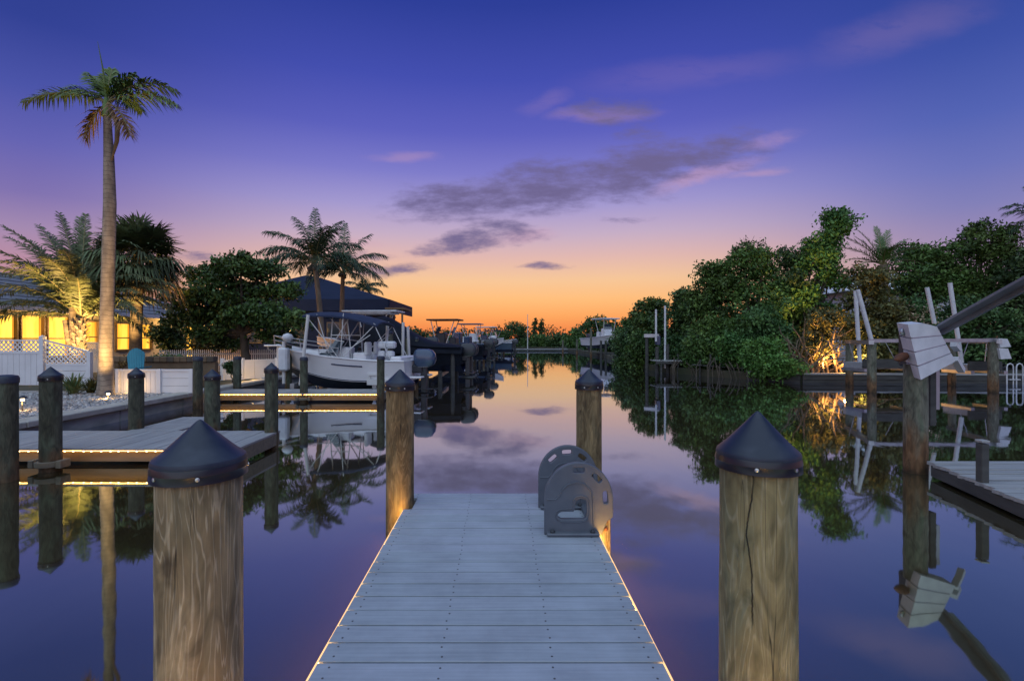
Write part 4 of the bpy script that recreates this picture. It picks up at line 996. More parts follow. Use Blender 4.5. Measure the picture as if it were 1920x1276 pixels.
# navy hip-roofed house
h2 = thing('navy_roofed_house', 'house under a broad dark navy hip roof behind the coconut palms', 'house', (-14, 40, LZ))
ap = at(582, 517, 39); Yf, Yb = 35, 44
e = MB(); z0 = 4.42; x0, x1 = -20.5, -7.75
e.add([(x0, Yf, z0), (x1, Yf, z0), (x1, Yb, z0), (x0, Yb, z0), (ap.x - .3, 38.7, ap.z), (ap.x + .3, 39.3, ap.z)], [(0, 1, 5, 4), (1, 2, 5), (2, 3, 4, 5), (3, 0, 4), (0, 3, 2, 1)])
r2 = e.build('roof', 'navy_roof', h2)
MB().box(((x0 + x1) / 2, Yf - .03, z0 - .42), (x1 - x0, .08, .82)).build('fascia', 'navy_roof', h2)
MB().box((x1 + .03, (Yf + Yb) / 2, z0 - .42), (.08, Yb - Yf, .82)).build('fascia', 'navy_roof', h2)
MB().box(((x0 + x1) / 2 - .5, (Yf + Yb) / 2, 2.0), (x1 - x0 - 1.6, Yb - Yf - 1.2, 3.4)).build('wall', 'navy_roof', h2)
MB().box((x1 + .5, 36, 3.75), (1.3, 3.0, .12)).build('porch_roof', 'trim', h2)
for x in (x1 + .2, x1 + 1.0): MB().box((x, 34.7, 2.0), (.12, .12, 3.4)).build('porch_post', 'trim', h2)
for xx in (-17.5, -14.5, -11.5):
    w = MB().box((xx, Yf + .57, 2.1), (1.5, .06, 1.5)).build('window', 'trim', h2); MB().box((xx, Yf + .53, 2.1), (1.36, .03, 1.36)).build('pane', 'glass', w)
# white house glimpsed through the trees on the right bank
h3 = thing('white_house', 'white house glimpsed through gaps in the mangroves', 'house', (25, 33, LZ))
MB().box((25, 33, 2.4), (8, 6, 4.2)).build('wall', 'white_wall', h3)
e = MB(); e.add([(20.4, 29.6, 4.5), (29.6, 29.6, 4.5), (29.6, 36.4, 4.5), (20.4, 36.4, 4.5), (23.5, 33, 6), (26.5, 33, 6)], [(0, 1, 5, 4), (1, 2, 5), (2, 3, 4, 5), (3, 0, 4), (0, 3, 2, 1)]); e.build('roof', 'white_wall', h3)
for xx in (22.5, 25, 27.5):
    w = MB().box((xx, 29.97, 2.9), (1.3, .06, 1.3)).build('window', 'trim', h3); MB().box((xx, 29.93, 2.9), (1.18, .03, 1.18)).build('pane', 'glass', w)

# ================================================================== FENCES
def lattice(mb, x0, x1, y, zb, zt_fn, s=.135, w=.034):
    """diagonal strips clipped to zb..zt(x)"""
    n = int((x1 - x0 + 2) / s)
    for dirn in (-1, 1):
        for i in range(-n, n * 2):
            xa = x0 + i * s; seg = []
            for q in range(41):
                t = q / 40 * 1.0
                x = xa + dirn * t; z = zb + t
                if x0 <= x <= x1 and z <= zt_fn(x): seg.append((x, z))
            if len(seg) > 1:
                (xA, zA), (xB, zB) = seg[0], seg[-1]
                mb.between((xA, y + dirn * .006, zA), (xB, y + dirn * .006, zB), .01, w)
FY = 14.9
px = lambda p, Y: (p - CX) / F * Y
lf = thing('lattice_fence', 'white privacy fence with lattice top stepping down towards the palms', 'fence', (-13.5, FY, LZ))
x0, x1, x2 = -17.6, px(81, FY), px(167, FY)
zt = 1.66
for i in range(24):
    xx = x0 + .17 * i
    if xx + .17 > x1: break
    MB().box((xx + .083, FY, (LZ + 1.25) / 2), (.162, .035, 1.25 - LZ)).build('fence_board', 'vinyl', lf)
MB().box(((x0 + x1) / 2, FY, 1.28), (x1 - x0, .06, .07)).build('mid_rail', 'vinyl', lf)
MB().box(((x0 + x1) / 2, FY, zt - .02), (x1 - x0, .05, .045)).build('top_rail', 'vinyl', lf)
m_ = MB(); lattice(m_, x0 + .02, x1 - .02, FY, 1.31, lambda x: zt - .04); o = m_.build('lattice', 'vinyl', lf); tag(o, kind='stuff')
for xx in (x1, x1 - 2.1):
    p_ = MB().box((xx, FY - .02, (LZ + zt + .08) / 2), (.12, .12, zt + .08 - LZ)).build('post', 'vinyl', lf)
    MB().add([(xx - .07, FY - .09, zt + .08), (xx + .07, FY - .09, zt + .08), (xx + .07, FY + .05, zt + .08), (xx - .07, FY + .05, zt + .08), (xx, FY - .02, zt + .14)], [(0, 1, 4), (1, 2, 4), (2, 3, 4), (3, 0, 4), (0, 3, 2, 1)]).build('post_cap', 'vinyl', p_)
zt2 = lambda x: zt - .02 - .33 * (x - x1) / (x2 - x1)
for i in range(3): MB().box(((x1 + x2) / 2 + .04, FY, LZ + .12 + .2 * i), (x2 - x1 - .1, .035, .19)).build('fence_board', 'vinyl', lf)
MB().box(((x1 + x2) / 2 + .04, FY, .93), (x2 - x1 - .1, .055, .06)).build('mid_rail', 'vinyl', lf)
m_ = MB(); lattice(m_, x1 + .06, x2 - .05, FY, .96, lambda x: zt2(x) - .02); o = m_.build('lattice', 'vinyl', lf); tag(o, kind='stuff')
MB().between((x1 + .06, FY, zt2(x1)), (x2, FY, zt2(x2)), .05, .045).build('top_rail', 'vinyl', lf)
MB().box((x2 + .02, FY, (LZ + zt2(x2)) / 2), (.11, .11, zt2(x2) - LZ)).build('post', 'vinyl', lf)
# second lattice by the house
l2 = thing('lattice_screen', 'small white lattice screen lit from behind by the house windows', 'screen', (-16, 20.5, LZ))
xa, xb = px(158, 20.5), px(188, 20.5)
m_ = MB(); lattice(m_, xa, xb, 20.5, .8, lambda x: 1.5, s=.1); o = m_.build('lattice', 'vinyl', l2); tag(o, kind='stuff')
MB().box(((xa + xb) / 2, 20.5, 1.52), (xb - xa, .05, .05)).build('top_rail', 'vinyl', l2); MB().box(((xa + xb) / 2, 20.5, .56), (xb - xa, .04, .48)).build('lower_panel', 'vinyl', l2)
# low white fences
f1 = thing('low_fence', 'low white plank fence ending at the seawall beside a dark piling', 'fence', (-8.5, 12.7, LZ))
xa, xm, xb = px(216, 12.7), px(300, 12.7), px(360, 12.7)
n = 10
for i in range(n):
    w = (xm - xa) / n; MB().box((xa + w * (i + .5), 12.7, .60), (w - .008, .03, .56)).build('upright_board', 'vinyl', f1)
for i in range(3): MB().box(((xm + xb) / 2, 12.7, .41 + .19 * i), (xb - xm - .1, .03, .182)).build('board', 'vinyl', f1)
MB().box(((xa + xb) / 2, 12.69, .90), (xb - xa, .06, .05)).build('top_rail', 'vinyl', f1)
for xx in (xa, px(222, 12.7), xm, xb): MB().box((xx, 12.68, .62), (.1, .1, .62)).build('post', 'vinyl', f1)
f2 = thing('garden_wall', 'low white wall warmly lit by a garden lamp near the white boat', 'wall', (-8.4, 16.4, LZ))
pts = [Vector((px(418, 16.6), 16.6, 0)), Vector((px(455, 16.9), 16.9, 0)), Vector((px(520, 17.6), 17.6, 0))]
for a, b in zip(pts[:-1], pts[1:]):
    n = max(2, int((b - a).length / .3))
    for k in range(n):
        MB().between(a.lerp(b, k / n) + Vector((0, 0, .63)), a.lerp(b, (k + .975) / n) + Vector((0, 0, .63)), .04, .60).build('wall_panel', 'vinyl', f2)
    MB().between(a + Vector((0, 0, .955)), b + Vector((0, 0, .955)), .07, .05).build('top_rail', 'vinyl', f2)
for p in pts: MB().box((p.x, p.y - .02, .68), (.1, .1, .72)).build('post', 'vinyl', f2)
f3 = thing('picket_fence', 'thin pale picket fence under the spreading tree', 'fence', (-11.5, 21.5, LZ))
a, b = Vector((px(300, 20.5), 20.5, 0)), Vector((px(525, 21.5), 21.5, 0)); n = 62
pk = None
for i in range(n):
    p = a.lerp(b, i / (n - 1))
    if pk is None: pk = MB().add([(-.018, -.01, 0), (.018, -.01, 0), (.018, -.01, .86), (0, -.01, .92), (-.018, -.01, .86), (-.018, .01, 0), (.018, .01, 0), (.018, .01, .86), (0, .01, .92), (-.018, .01, .86)], [(0, 1, 2, 3, 4), (9, 8, 7, 6, 5), (0, 5, 6, 1), (1, 6, 7, 2), (2, 7, 8, 3), (3, 8, 9, 4), (4, 9, 5, 0)]).mesh('picket')
    link('picket', pk, 'vinyl', f3, (p.x + 11.5, p.y - 21.5, 0))
for z in (.6, 1.05): MB().between(a + Vector((0, .025, z)), b + Vector((0, .025, z)), .025, .06).build('rail', 'vinyl', f3)

# ================================================================== GARDEN THINGS
ch = thing('adirondack_chair', 'teal round backed garden chair peeping over the low white fence', 'chair', (px(258, 13.5), 13.5, LZ), R(192))
ch.rotation_euler = (0, R(10), R(192))
def slat_outline(y0, y1, h): return [(y0, h[0]), (y1, h[1])]
nsl = 7
for i in range(nsl):
    u0, u1 = -.27 + .54 * i / nsl + .003, -.27 + .54 * (i + 1) / nsl - .003
    h = lambda u: .62 + .44 * math.sqrt(max(0, 1 - (u / .275) ** 2))
    u0, u1 = u0 * .82, u1 * .82
    poly = [(u0 * .75, -.05, .32), (u1 * .75, -.05, .32), (u1, -.28, h(u1) + .06), ((u0 + u1) / 2, -.285, h((u0 + u1) / 2) + .07), (u0, -.28, h(u0) + .06)]
    MB().prism(poly, (0, -.018, -.005)).build('back_slat', 'teal', ch, local=True)
for i in range(5): MB().box((0, .08 + .1 * i, .33 + .02 * i), (.5, .09, .02)).build('seat_slat', 'teal', ch, local=True)
for s in (-1, 1):
    MB().box((s * .31, .15, .56), (.12, .66, .022)).build('armrest', 'teal', ch, local=True); MB().box((s * .27, .45, .28), (.03, .09, .56)).build('leg', 'teal', ch, local=True)
    MB().between((s * .27, -.25, .02), (s * .27, .5, .36), .03, .1).build('leg', 'teal', ch, local=True)
def path_light(x, y, label, e=9, h=.26):
    t = thing('path_light', label, 'lamp', (x, y, LZ), group='garden path lights')
    MB().tube([(x, y, LZ - .05), (x, y, LZ + h)], .012, 8).build('stake', 'motor', t)
    MB().lathe([(.03, -.045), (.03, 0)], 10, (x, y, LZ + h - .01)).build('bulb', 'bulb', t)
    MB().lathe([(.085, -.01), (.06, .02), (.01, .045)], 14, (x, y, LZ + h)).build('shade', 'motor', t)
    l = light('path_light_glow', 'POINT', (x, y - .04, LZ + h - .1), e, size=.05)
    return t
p = at(42, 772, 9.5); path_light(p.x, p.y, 'small lit path light in the gravel near the edge of the seawall', 7)
p = at(203, 750, 11.4); path_light(p.x, p.y, 'small lit path light at the foot of the tall ringed palm', 6, .16)
path_light(px(449, 15.8), 15.8, 'small lit garden light standing before the white garden wall', 9, .24)
light('wall_wash', 'POINT', (px(478, 16.7), 16.45, .48), 9, size=.06)
light('fence_wash', 'POINT', (px(236, 12.4), 12.45, .5), 7, size=.06)
# fire pit / flower bed behind the fence
bed = thing('stone_planter', 'dark stone planter with flowering plants behind the low white fence', 'planter', (-9.5, 15, LZ))
for i in range(16):
    MB().box((px(212, 14.5) + .19 * i, 14.5, LZ + .78), (.185, .24, .16), bev=.015).build('stone', 'trim' if i % 3 else 'bark', bed)
MB().box((px(212, 14.5) + 1.45, 14.55, LZ + .35), (3.0, .2, .69)).build('planter_wall', 'trim', bed)

# ================================================================== VEGETATION
def foliage(blobs, n, size, seed, up=.35, shell=.5, clump=.26, per=34):
    rn = np.random.RandomState(seed)
    area = np.array([b[3] * b[4] + b[4] * b[5] + b[3] * b[5] for b in blobs]); cnt = np.maximum(1, (n / per * area / area.sum()).astype(int))
    C_, O = [], []
    for b, c in zip(blobs, cnt):
        d = rn.normal(size=(c, 3)); d /= np.linalg.norm(d, axis=1)[:, None]
        r = shell + (1.06 - shell) * rn.rand(c) ** .6
        C_.append(np.array(b[:3]) + d * r[:, None] * np.array(b[3:6])); O.append(d)
    C_ = np.concatenate(C_); O = np.concatenate(O); K = len(C_)
    sc = clump * rn.uniform(.6, 1.45, K)
    g = rn.normal(size=(K * per, 3)); g /= np.linalg.norm(g, axis=1)[:, None]; g *= (1.75 * rn.rand(K * per) ** .5)[:, None]
    p = np.repeat(C_, per, 0) + g * np.repeat(sc, per)[:, None] * np.array([1, 1, .62])
    o = np.repeat(O, per, 0); N = len(p)
    ax = o * .7 + rn.normal(size=(N, 3)) * .8 + np.array([0, 0, .1]); ax /= np.linalg.norm(ax, axis=1)[:, None]
    nr = rn.normal(size=(N, 3)) * .75 + np.array([0, 0, up]) + o * .4
    bx = np.cross(ax, nr); bx /= np.linalg.norm(bx, axis=1)[:, None] + 1e-6
    l = size * rn.uniform(.65, 1.35, N)[:, None]; w = l * .5
    V = np.stack([p - ax * l * .5, p + bx * w * .5, p + ax * l * .5, p - bx * w * .5], 1).reshape(-1, 3)
    return V, np.arange(N * 4).reshape(-1, 4)
def crown_mesh(name, blobs, n, size, seed, m, parent=None, **kw):
    n = int(n * 1.45)
    V, Fq = foliage(blobs, n, size, seed, **kw)
    if parent is not None: V = V - np.array(root_loc(parent))
    return link(name, fast_mesh(name, V, Fq), m, parent)
def limbs(base, blobs, r, m, t, seed, fork=.45):
    rn = random.Random(seed); base = Vector(base)
    cs = [Vector(b[:3]) for b in blobs]; mid = sum(cs, Vector()) / len(cs)
    f = base.lerp(Vector((mid.x, mid.y, mid.z)), fork)
    MB().tube([base - Vector((0, 0, .2)), base.lerp(f, .5) + Vector((rn.uniform(-.15, .15), rn.uniform(-.1, .1), 0)), f], [r * 1.25, r, r * .8], 10).build('trunk', m, t, smooth=60)
    for c in cs:
        q = f.lerp(c, .5) + Vector((rn.uniform(-.25, .25), rn.uniform(-.25, .25), rn.uniform(-.1, .25)))
        MB().tube([f, q, c], [r * .55, r * .35, r * .1], 6).build('limb', m, t, smooth=60)
def tree(name, label, pxc, ytop, ybot, hw, Y, seed, m='leaf', n=9000, size=.17, trunk='bark', lean=0, cat='tree', group=None, nb=15, dense=True, base=None, flat=.8, clump=.26, r=None):
    rn = random.Random(seed)
    c = at(pxc, (ytop + ybot) / 2, Y); H = (ybot - ytop) / F * Y; W = hw / F * Y
    t = thing(name, label, cat, (c.x, Y, LZ), group=group)
    blobs = []
    for i in range(nb):
        v = (i + .5) / nb; z = c.z - H / 2 + H * v
        prof = math.sin(math.pi * min(.95, .18 + v * .74)) ** .7
        rr = W * rn.choice((.26, .32, .36, .44, .56)) * (.6 + .4 * prof)
        xx = rn.uniform(-1, 1) * max(0.05, W * prof - rr); yy = rn.uniform(-.7, .7) * W * prof * .7
        rz_ = min(rr * flat, H * .26)
        z = min(max(z, c.z - H / 2 + rz_ * .9), c.z + H / 2 - rz_ * .9)
        blobs.append((c.x + xx + lean * W * (v - .5), Y + yy, z, rr, rr, rz_))
    main = list(blobs); tw_ = MB()
    for b in main:
        for _ in range(3):
            d = Vector((rn.uniform(-1, 1), rn.uniform(-1, .6), rn.uniform(-.2, 1))).normalized(); k = rn.uniform(1.0, 1.32)
            q = (b[0] + d.x * b[3] * k, b[1] + d.y * b[4] * k, b[2] + d.z * b[5] * k); s_ = b[3] * rn.uniform(.10, .24)
            if q[2] < c.z - H / 2 + .15: continue
            blobs.append((*q, s_, s_, s_ * .8)); tw_.tube([b[:3], Vector(b[:3]).lerp(Vector(q), .6) + Vector((0, 0, -.05)), Vector(q) + d * s_ * .8], [.02, .014, .004], 4)
    o_ = tw_.build('twigs', trunk, t); tag(o_, kind='stuff')
    limbs(base or (c.x - lean * W * .4, Y, LZ), main, r or max(.06, W * .09), trunk, t, seed)
    crown_mesh('crown', blobs, n, size, seed, m, t, clump=clump)
    return t
MG = 'trees on the mangrove bank'
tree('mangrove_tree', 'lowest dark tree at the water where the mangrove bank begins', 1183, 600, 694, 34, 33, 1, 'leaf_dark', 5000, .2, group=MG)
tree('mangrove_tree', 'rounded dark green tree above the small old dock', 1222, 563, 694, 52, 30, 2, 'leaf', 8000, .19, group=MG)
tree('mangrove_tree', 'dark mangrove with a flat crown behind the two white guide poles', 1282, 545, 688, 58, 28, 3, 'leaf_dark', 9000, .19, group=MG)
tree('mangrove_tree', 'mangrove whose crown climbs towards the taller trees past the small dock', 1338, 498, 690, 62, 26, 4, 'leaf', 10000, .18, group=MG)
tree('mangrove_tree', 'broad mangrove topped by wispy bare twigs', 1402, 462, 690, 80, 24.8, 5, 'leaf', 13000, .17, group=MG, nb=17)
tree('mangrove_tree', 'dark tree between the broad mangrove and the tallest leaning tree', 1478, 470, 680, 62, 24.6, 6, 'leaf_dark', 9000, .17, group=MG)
tree('leaning_tree', 'tallest open crowned tree leaning outwards above the glowing bush', 1550, 394, 600, 58, 24.0, 7, 'leaf', 8500, .17, group=MG, lean=.9, nb=17, flat=.7, base=(14.2, 24, LZ))
tree('mangrove_tree', 'olive tree under the date palm fronds beside the glowing bush', 1625, 500, 680, 62, 21.4, 8, 'leaf_olive', 9000, .16, group=MG)
tree('mangrove_tree', 'dense tree between the date palm and the white house', 1728, 462, 560, 82, 25.5, 9, 'leaf', 9000, .17, group=MG, base=(20.5, 25.5, LZ))
tree('mangrove_tree', 'tall rounded tree against the sky behind the long lift beam', 1846, 416, 600, 70, 24.5, 10, 'leaf', 10500, .17, group=MG, nb=17, base=(23, 24.5, LZ))
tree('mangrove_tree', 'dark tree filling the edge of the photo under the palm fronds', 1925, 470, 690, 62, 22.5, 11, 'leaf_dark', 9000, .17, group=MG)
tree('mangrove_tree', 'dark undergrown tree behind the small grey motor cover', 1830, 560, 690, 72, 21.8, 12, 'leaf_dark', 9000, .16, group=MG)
tree('mangrove_tree', 'shadowy tree behind the wooden lift cradle', 1655, 590, 695, 50, 21.2, 13, 'leaf_olive', 6500, .15, group=MG)
tree('flowering_shrub', 'shrub with pale blossoms behind the ribbed white cover', 1722, 562, 690, 58, 21.6, 14, 'leaf_dark', 5500, .15, group=MG, cat='shrub')
fs = [o for o in bpy.data.objects if o.name.startswith('flowering_shrub')][0]
c = at(1725, 595, 21.2); crown_mesh('blossoms', [(c.x, c.y, c.z, .9, .6, .55), (c.x - .7, c.y, c.z + .1, .5, .4, .5)], 420, .10, 77, 'blossom', fs, clump=.2, per=7)
tree('mangrove_tree', 'low dark mangrove foliage beside the small dock posts', 1345, 600, 694, 70, 23.6, 15, 'leaf', 8000, .16, group=MG, cat='tree')
tree('mangrove_tree', 'low mangrove with bare aerial roots above the sagging walkway', 1420, 585, 690, 60, 22.8, 16, 'leaf_dark', 7000, .16, group=MG)
tree('shoreline_bush', 'bright green bush spilling over the bulkhead to the water', 1440, 638, 706, 56, 20.2, 17, 'leaf_bright', 6500, .13, cat='bush', nb=8, clump=.2, base=(11.0, 20.6, LZ))
for i, (a, b, c_, w, Y, mm, l) in enumerate(((1172, 630, 693, 26, 29.6, 'leaf_dark', 'first mangrove branches hanging to the water where the bank begins'), (1203, 622, 695, 28, 27.6, 'leaf', 'mangrove branches hanging over the water before the dock lift arm'),
        (1268, 632, 699, 34, 25.6, 'leaf_dark', 'leafy mangrove skirt behind the white guide poles at the small dock'), (1318, 636, 684, 34, 23.6, 'leaf', 'mangrove skirt hanging over the outer end of the small dock'),
        (1372, 632, 686, 36, 22.2, 'leaf', 'mangrove skirt drooping over the sagging walkway stakes'))):
    tree('overhanging_mangrove', l, a, b, c_, w, Y, 120 + i, mm, 3600, .16, group='mangrove skirts at the water', cat='bush', nb=7, base=(at(a, b, Y).x + 1.2, Y + 1.0, LZ))
om = [o for o in bpy.data.objects if o.name.startswith('overhanging_mangrove') and o.parent is None]
rn = random.Random(12)
for i in range(20):
    own = om[3] if i % 2 else om[4]
    pq = rn.uniform(1262, 1335) if i % 2 else rn.uniform(1335, 1402)
    a = at(pq, 690, 24.4 - (pq - 1259) / 142 * 3.6 - .25); a.z = rn.uniform(.35, .9)
    e_ = a + Vector((rn.uniform(-.4, .4), rn.uniform(-.55, -.1), 0)); e_.z = -.1
    MB().tube([a, a.lerp(e_, .45) + Vector(((e_.x - a.x) * .35, 0, .06)), e_], [.026, .02, .014], 5).build('prop_root', 'bark', own, smooth=60)
# the glowing bush with its tangled bare branches
gb = tree('glowing_bush', 'tangled bush lit orange from below beside the leaning tree', 1545, 582, 690, 62, 20.7, 18, 'leaf_olive', 3400, .14, cat='bush', nb=9, clump=.24, trunk='pale_bark', r=.06)
rn = random.Random(31)
c0 = at(1530, 704, 20.0)
for i in range(42):
    a = rn.uniform(0, 6.28); b0 = c0 + Vector((rn.uniform(-.9, 1.0), rn.uniform(-.5, .4), 0)); b0.z = LZ
    pts = [b0]; d = Vector((math.cos(a) * .55, math.sin(a) * .4, 1)).normalized()
    for k in range(6):
        d = (d + Vector((rn.uniform(-.55, .55), rn.uniform(-.45, .35), rn.uniform(-.35, .2)))).normalized(); pts.append(pts[-1] + d * rn.uniform(.22, .5))
    MB().tube(pts, [.045, .04, .034, .028, .022, .016, .008], 6).build('branch', 'pale_bark', gb, smooth=60)
light('bush_uplight', 'SPOT', (c0.x + .1, 19.2, .45), 850, size=.06, to=(c0.x + .3, 20.6, 2.2), cone=85, blend=.9, col=(1, .47, .12))
light('bush_uplight', 'POINT', (c0.x + .7, 19.3, .7), 45, size=.05, col=(1, .47, .12))
light('tree_uplight', 'SPOT', (c0.x + .9, 21.2, .6), 1400, size=.06, to=(c0.x + .8, 23.4, 6.0), cone=60, blend=.8)
light('olive_uplight', 'SPOT', (at(1620, 690, 20.6).x, 20.4, .5), 420, size=.06, to=(at(1620, 690, 21).x + .2, 22.6, 3.6), cone=80, blend=.8)
# wispy twigs above the broad mangrove
tw = [o for o in bpy.data.objects if o.name.startswith('mangrove_tree') and 'wispy' in o['label']][0]
mb = MB(); rn = random.Random(9)
for i in range(26):
    b0 = at(rn.uniform(1372, 1432), rn.uniform(470, 490), 24.6); tip = b0 + Vector((rn.uniform(-.35, .45), rn.uniform(-.3, .3), rn.uniform(.3, .9)))
    mb.tube([b0, b0.lerp(tip, .5) + Vector((rn.uniform(-.1, .1), 0, 0)), tip], [.016, .012, .006], 4)
o = mb.build('twigs', 'bark', tw); tag(o, kind='stuff')
c = at(1410, 470, 24.6); crown_mesh('twig_leaves', [(c.x, c.y, c.z, .9, .5, .5)], 260, .14, 5, 'leaf_dark', tw, clump=.22, per=6)

# left garden tree (sea grape) with see-through crown
rn = random.Random(21)
sg = thing('sea_grape_tree', 'spreading round leaved tree over the picket fence', 'tree', (px(470, 20), 20, LZ))
blobs = []
for (a, b, rx, rz_) in ((440, 500, 42, 18), (385, 515, 38, 16), (495, 505, 36, 16), (345, 560, 36, 17), (410, 545, 48, 20), (480, 545, 46, 20), (540, 545, 30, 14), (350, 595, 40, 16), (420, 590, 46, 22), (490, 590, 48, 22), (540, 600, 34, 16), (380, 625, 36, 14), (520, 632, 38, 14), (450, 485, 20, 9), (425, 640, 32, 12)):
    c = at(a, b, 20 + rn.uniform(-.8, .8)); blobs.append((c.x, c.y, c.z, rx / F * 20, rx / F * 20 * .8, rz_ / F * 20))
limbs((px(470, 20), 20, LZ), blobs, .17, 'bark', sg, 3, .55)
crown_mesh('crown', blobs, 15000, .17, 6, 'seagrape', sg, shell=.35, clump=.22)
small = tree('garden_shrub', 'leafy shrub against the glowing porch of the low house', 322, 600, 660, 30, 24, 41, 'leaf_dark', 2600, .16, cat='shrub', nb=6)
tree('porch_shrub', 'broad shrub under the spreading tree beside the lit door', 410, 625, 668, 38, 23, 42, 'leaf_olive', 2600, .16, cat='shrub', nb=6)
light('garden_glow', 'POINT', (px(500, 22.5), 22.2, .9), 60, col=(1, .38, .1), size=.1)
light('garden_glow', 'POINT', (px(460, 21.2), 22.2, .7), 40, size=.1)

# ---- palms
def frond(mb, stalk, base, az, el, L, droop, wid, n, ld=.5, plum=.1, seed=0, lw=.035, curl=0.0, t0=.14):
    rn = random.Random(seed); base = Vector(base); N = 16; P = [base]; d_el = el; a = az
    for i in range(N):
        t = i / N; e_ = el - droop * (t ** 1.25); a += curl / N
        P.append(P[-1] + Vector((math.cos(a) * math.cos(e_), math.sin(a) * math.cos(e_), math.sin(e_))) * (L / N))
    stalk.tube(P, [.024 * (1 - .85 * i / N) * (L / 2.2) ** .5 + .003 for i in range(N + 1)], 5)
    for i in range(n):
        t = t0 + (1 - t0) * (i + .5) / n; f = t * N; k = min(N - 1, int(f)); p = P[k].lerp(P[k + 1], f - k); T = (P[k + 1] - P[k]).normalized()
        S = T.cross(Vector((0, 0, 1)));
        if S.length < .15: S = Vector((-math.sin(a), math.cos(a), 0))
        S.normalize(); U = S.cross(T).normalized()
        sh = min(1, (t - t0) / .16 + .45) * (1 - .62 * max(0, (t - .5) / .5) ** 1.6)
        for s in (-1, 1):
            fw = .55 + .75 * t + rn.uniform(-.1, .1)
            dr = (S * s + T * fw + U * (rn.uniform(-1, 1) * plum + .22)).normalized(); ll = wid * sh * rn.uniform(.82, 1.12)
            g = Vector((0, 0, -1)); mid = p + dr * ll * .5 + g * ll * ld * .16; tip = p + dr * ll * .92 + g * ll * ld * rn.uniform(.5, .8)
            wv = T * (lw * .5) if abs(dr.dot(T)) < .9 else U * (lw * .5)
            mb.add([p - wv * .7, p + wv * .7, mid + wv, mid - wv, tip], [(0, 1, 2, 3), (3, 2, 4)])
def pinnate(t, fr, c, m, wid, n, **kw):
    for i, (az, el, L, droop, *rest) in enumerate(fr):
        mb, st = MB(), MB(); k2 = dict(kw); mm = m
        if rest:
            for r_ in rest:
                if isinstance(r_, str): mm = r_
                elif isinstance(r_, dict): k2.update(r_)
        frond(mb, st, c, R(az), R(el), L, R(droop), wid, n, seed=i * 7 + int(abs(c[0]) * 100), **k2)
        o = link('frond', mb.mesh('frond', root_loc(t)), mm, t)
        link('stalk', st.mesh('stalk', root_loc(t)), 'rachis', o)
# tall ringed palm: azimuth 0 = towards +x (right in the picture), 180 = left, 270 = towards the eye
YP = 12.1
rp = thing('royal_palm', 'tallest palm with smooth ringed trunk lit warm at its foot', 'palm tree', (px(198, YP), YP, LZ))
tp = [at(198, 742, YP), at(199, 640, YP), at(203, 500, YP), at(206, 380, YP), at(204, 290, YP), at(201, 215, YP), at(200, 195, YP)]
tp[0].z = LZ - .05
pts, rs = [], []
for i in range(25):
    f = i / 24 * (len(tp) - 1); k = min(len(tp) - 2, int(f)); pts.append(tp[k].lerp(tp[k + 1], f - k))
    rs.append(float(np.interp(i / 24, [0, .04, .15, .5, .62, .75, .9, 1], [.20, .165, .145, .132, .115, .092, .072, .05])))
MB().tube(pts, rs, 20).build('trunk', 'royal_trunk', rp, smooth=60)
cc = at(200, 192, YP)
pinnate(rp, [(178, 22, 2.15, 52), (170, 36, 1.35, 50), (110, 80, 1.05, 25), (160, 68, 1.05, 45), (30, 74, 1.0, 45), (6, 46, 1.75, 80), (352, 16, 1.95, 52), (330, -24, 1.55, 45, 'dry_leaf'), (215, -55, 1.05, 30, 'dry_leaf'), (90, 40, 1.3, 60)],
        tuple(cc), 'royal_leaf', .45, 70, ld=.75, plum=.75, lw=.042)
MB().tube([cc, at(193, 130, YP), at(183, 78, YP)], [.03, .018, .004], 6).build('spear_leaf', 'royal_leaf', rp)
MB().tube([at(207, 205, YP), at(221, 232, YP - .1), at(219, 265, YP - .1), at(209, 300, YP - .05)], [.05, .06, .045, .02], 8).build('old_sheath', 'bark', rp, smooth=60)
MB().tube([cc + Vector((0, 0, -.35)), cc + Vector((0, 0, .1))], [.11, .05], 12).build('crownshaft', 'royal_leaf', rp, smooth=60)
light('palm_uplight', 'SPOT', (px(176, 11.1), 11.1, .46), 700, size=.05, to=tuple(at(201, 580, YP)), cone=80, blend=1)
light('palm_uplight', 'SPOT', (px(196, 11.4), 11.4, .46), 1300, size=.05, to=tuple(at(205, 200, YP)), cone=24, blend=.8)
# date palm: several stout stems, long arching fronds lit from below
YD = 16.1
dp = thing('date_palm', 'bushy date palm lit golden from below behind the lattice fence', 'palm tree', (px(148, YD), YD, LZ))
c = at(152, 596, YD); b0 = at(147, 700, YD); b0.z = LZ - .1
MB().tube([b0, b0.lerp(c, .5), c], [.17, .17, .13], 14).build('trunk', 'sabal_bark', dp, smooth=60)
for (q, w) in (((122, 600), .10), ((135, 575), .12)):
    e_ = at(*q, YD - .1); MB().tube([b0.lerp(c, .25), b0.lerp(e_, .7), e_], [w, w, w * .7], 10).build('stem', 'sabal_bark', dp, smooth=60)
bt = MB(); rn = random.Random(3)
for i in range(70):
    f = (i + .5) / 70; q = b0.lerp(c, .12 + .86 * f); a = i * 2.4; d = Vector((math.cos(a), math.sin(a), .75)).normalized(); r0 = .155 - .03 * f
    p0 = q + Vector((d.x, d.y, 0)) * r0 * .85; bt.between(p0, p0 + d * rn.uniform(.12, .22), .06, .025)
o = bt.build('leaf_boots', 'sabal_bark', dp); tag(o, kind='stuff')
frs = []
rn = random.Random(14)
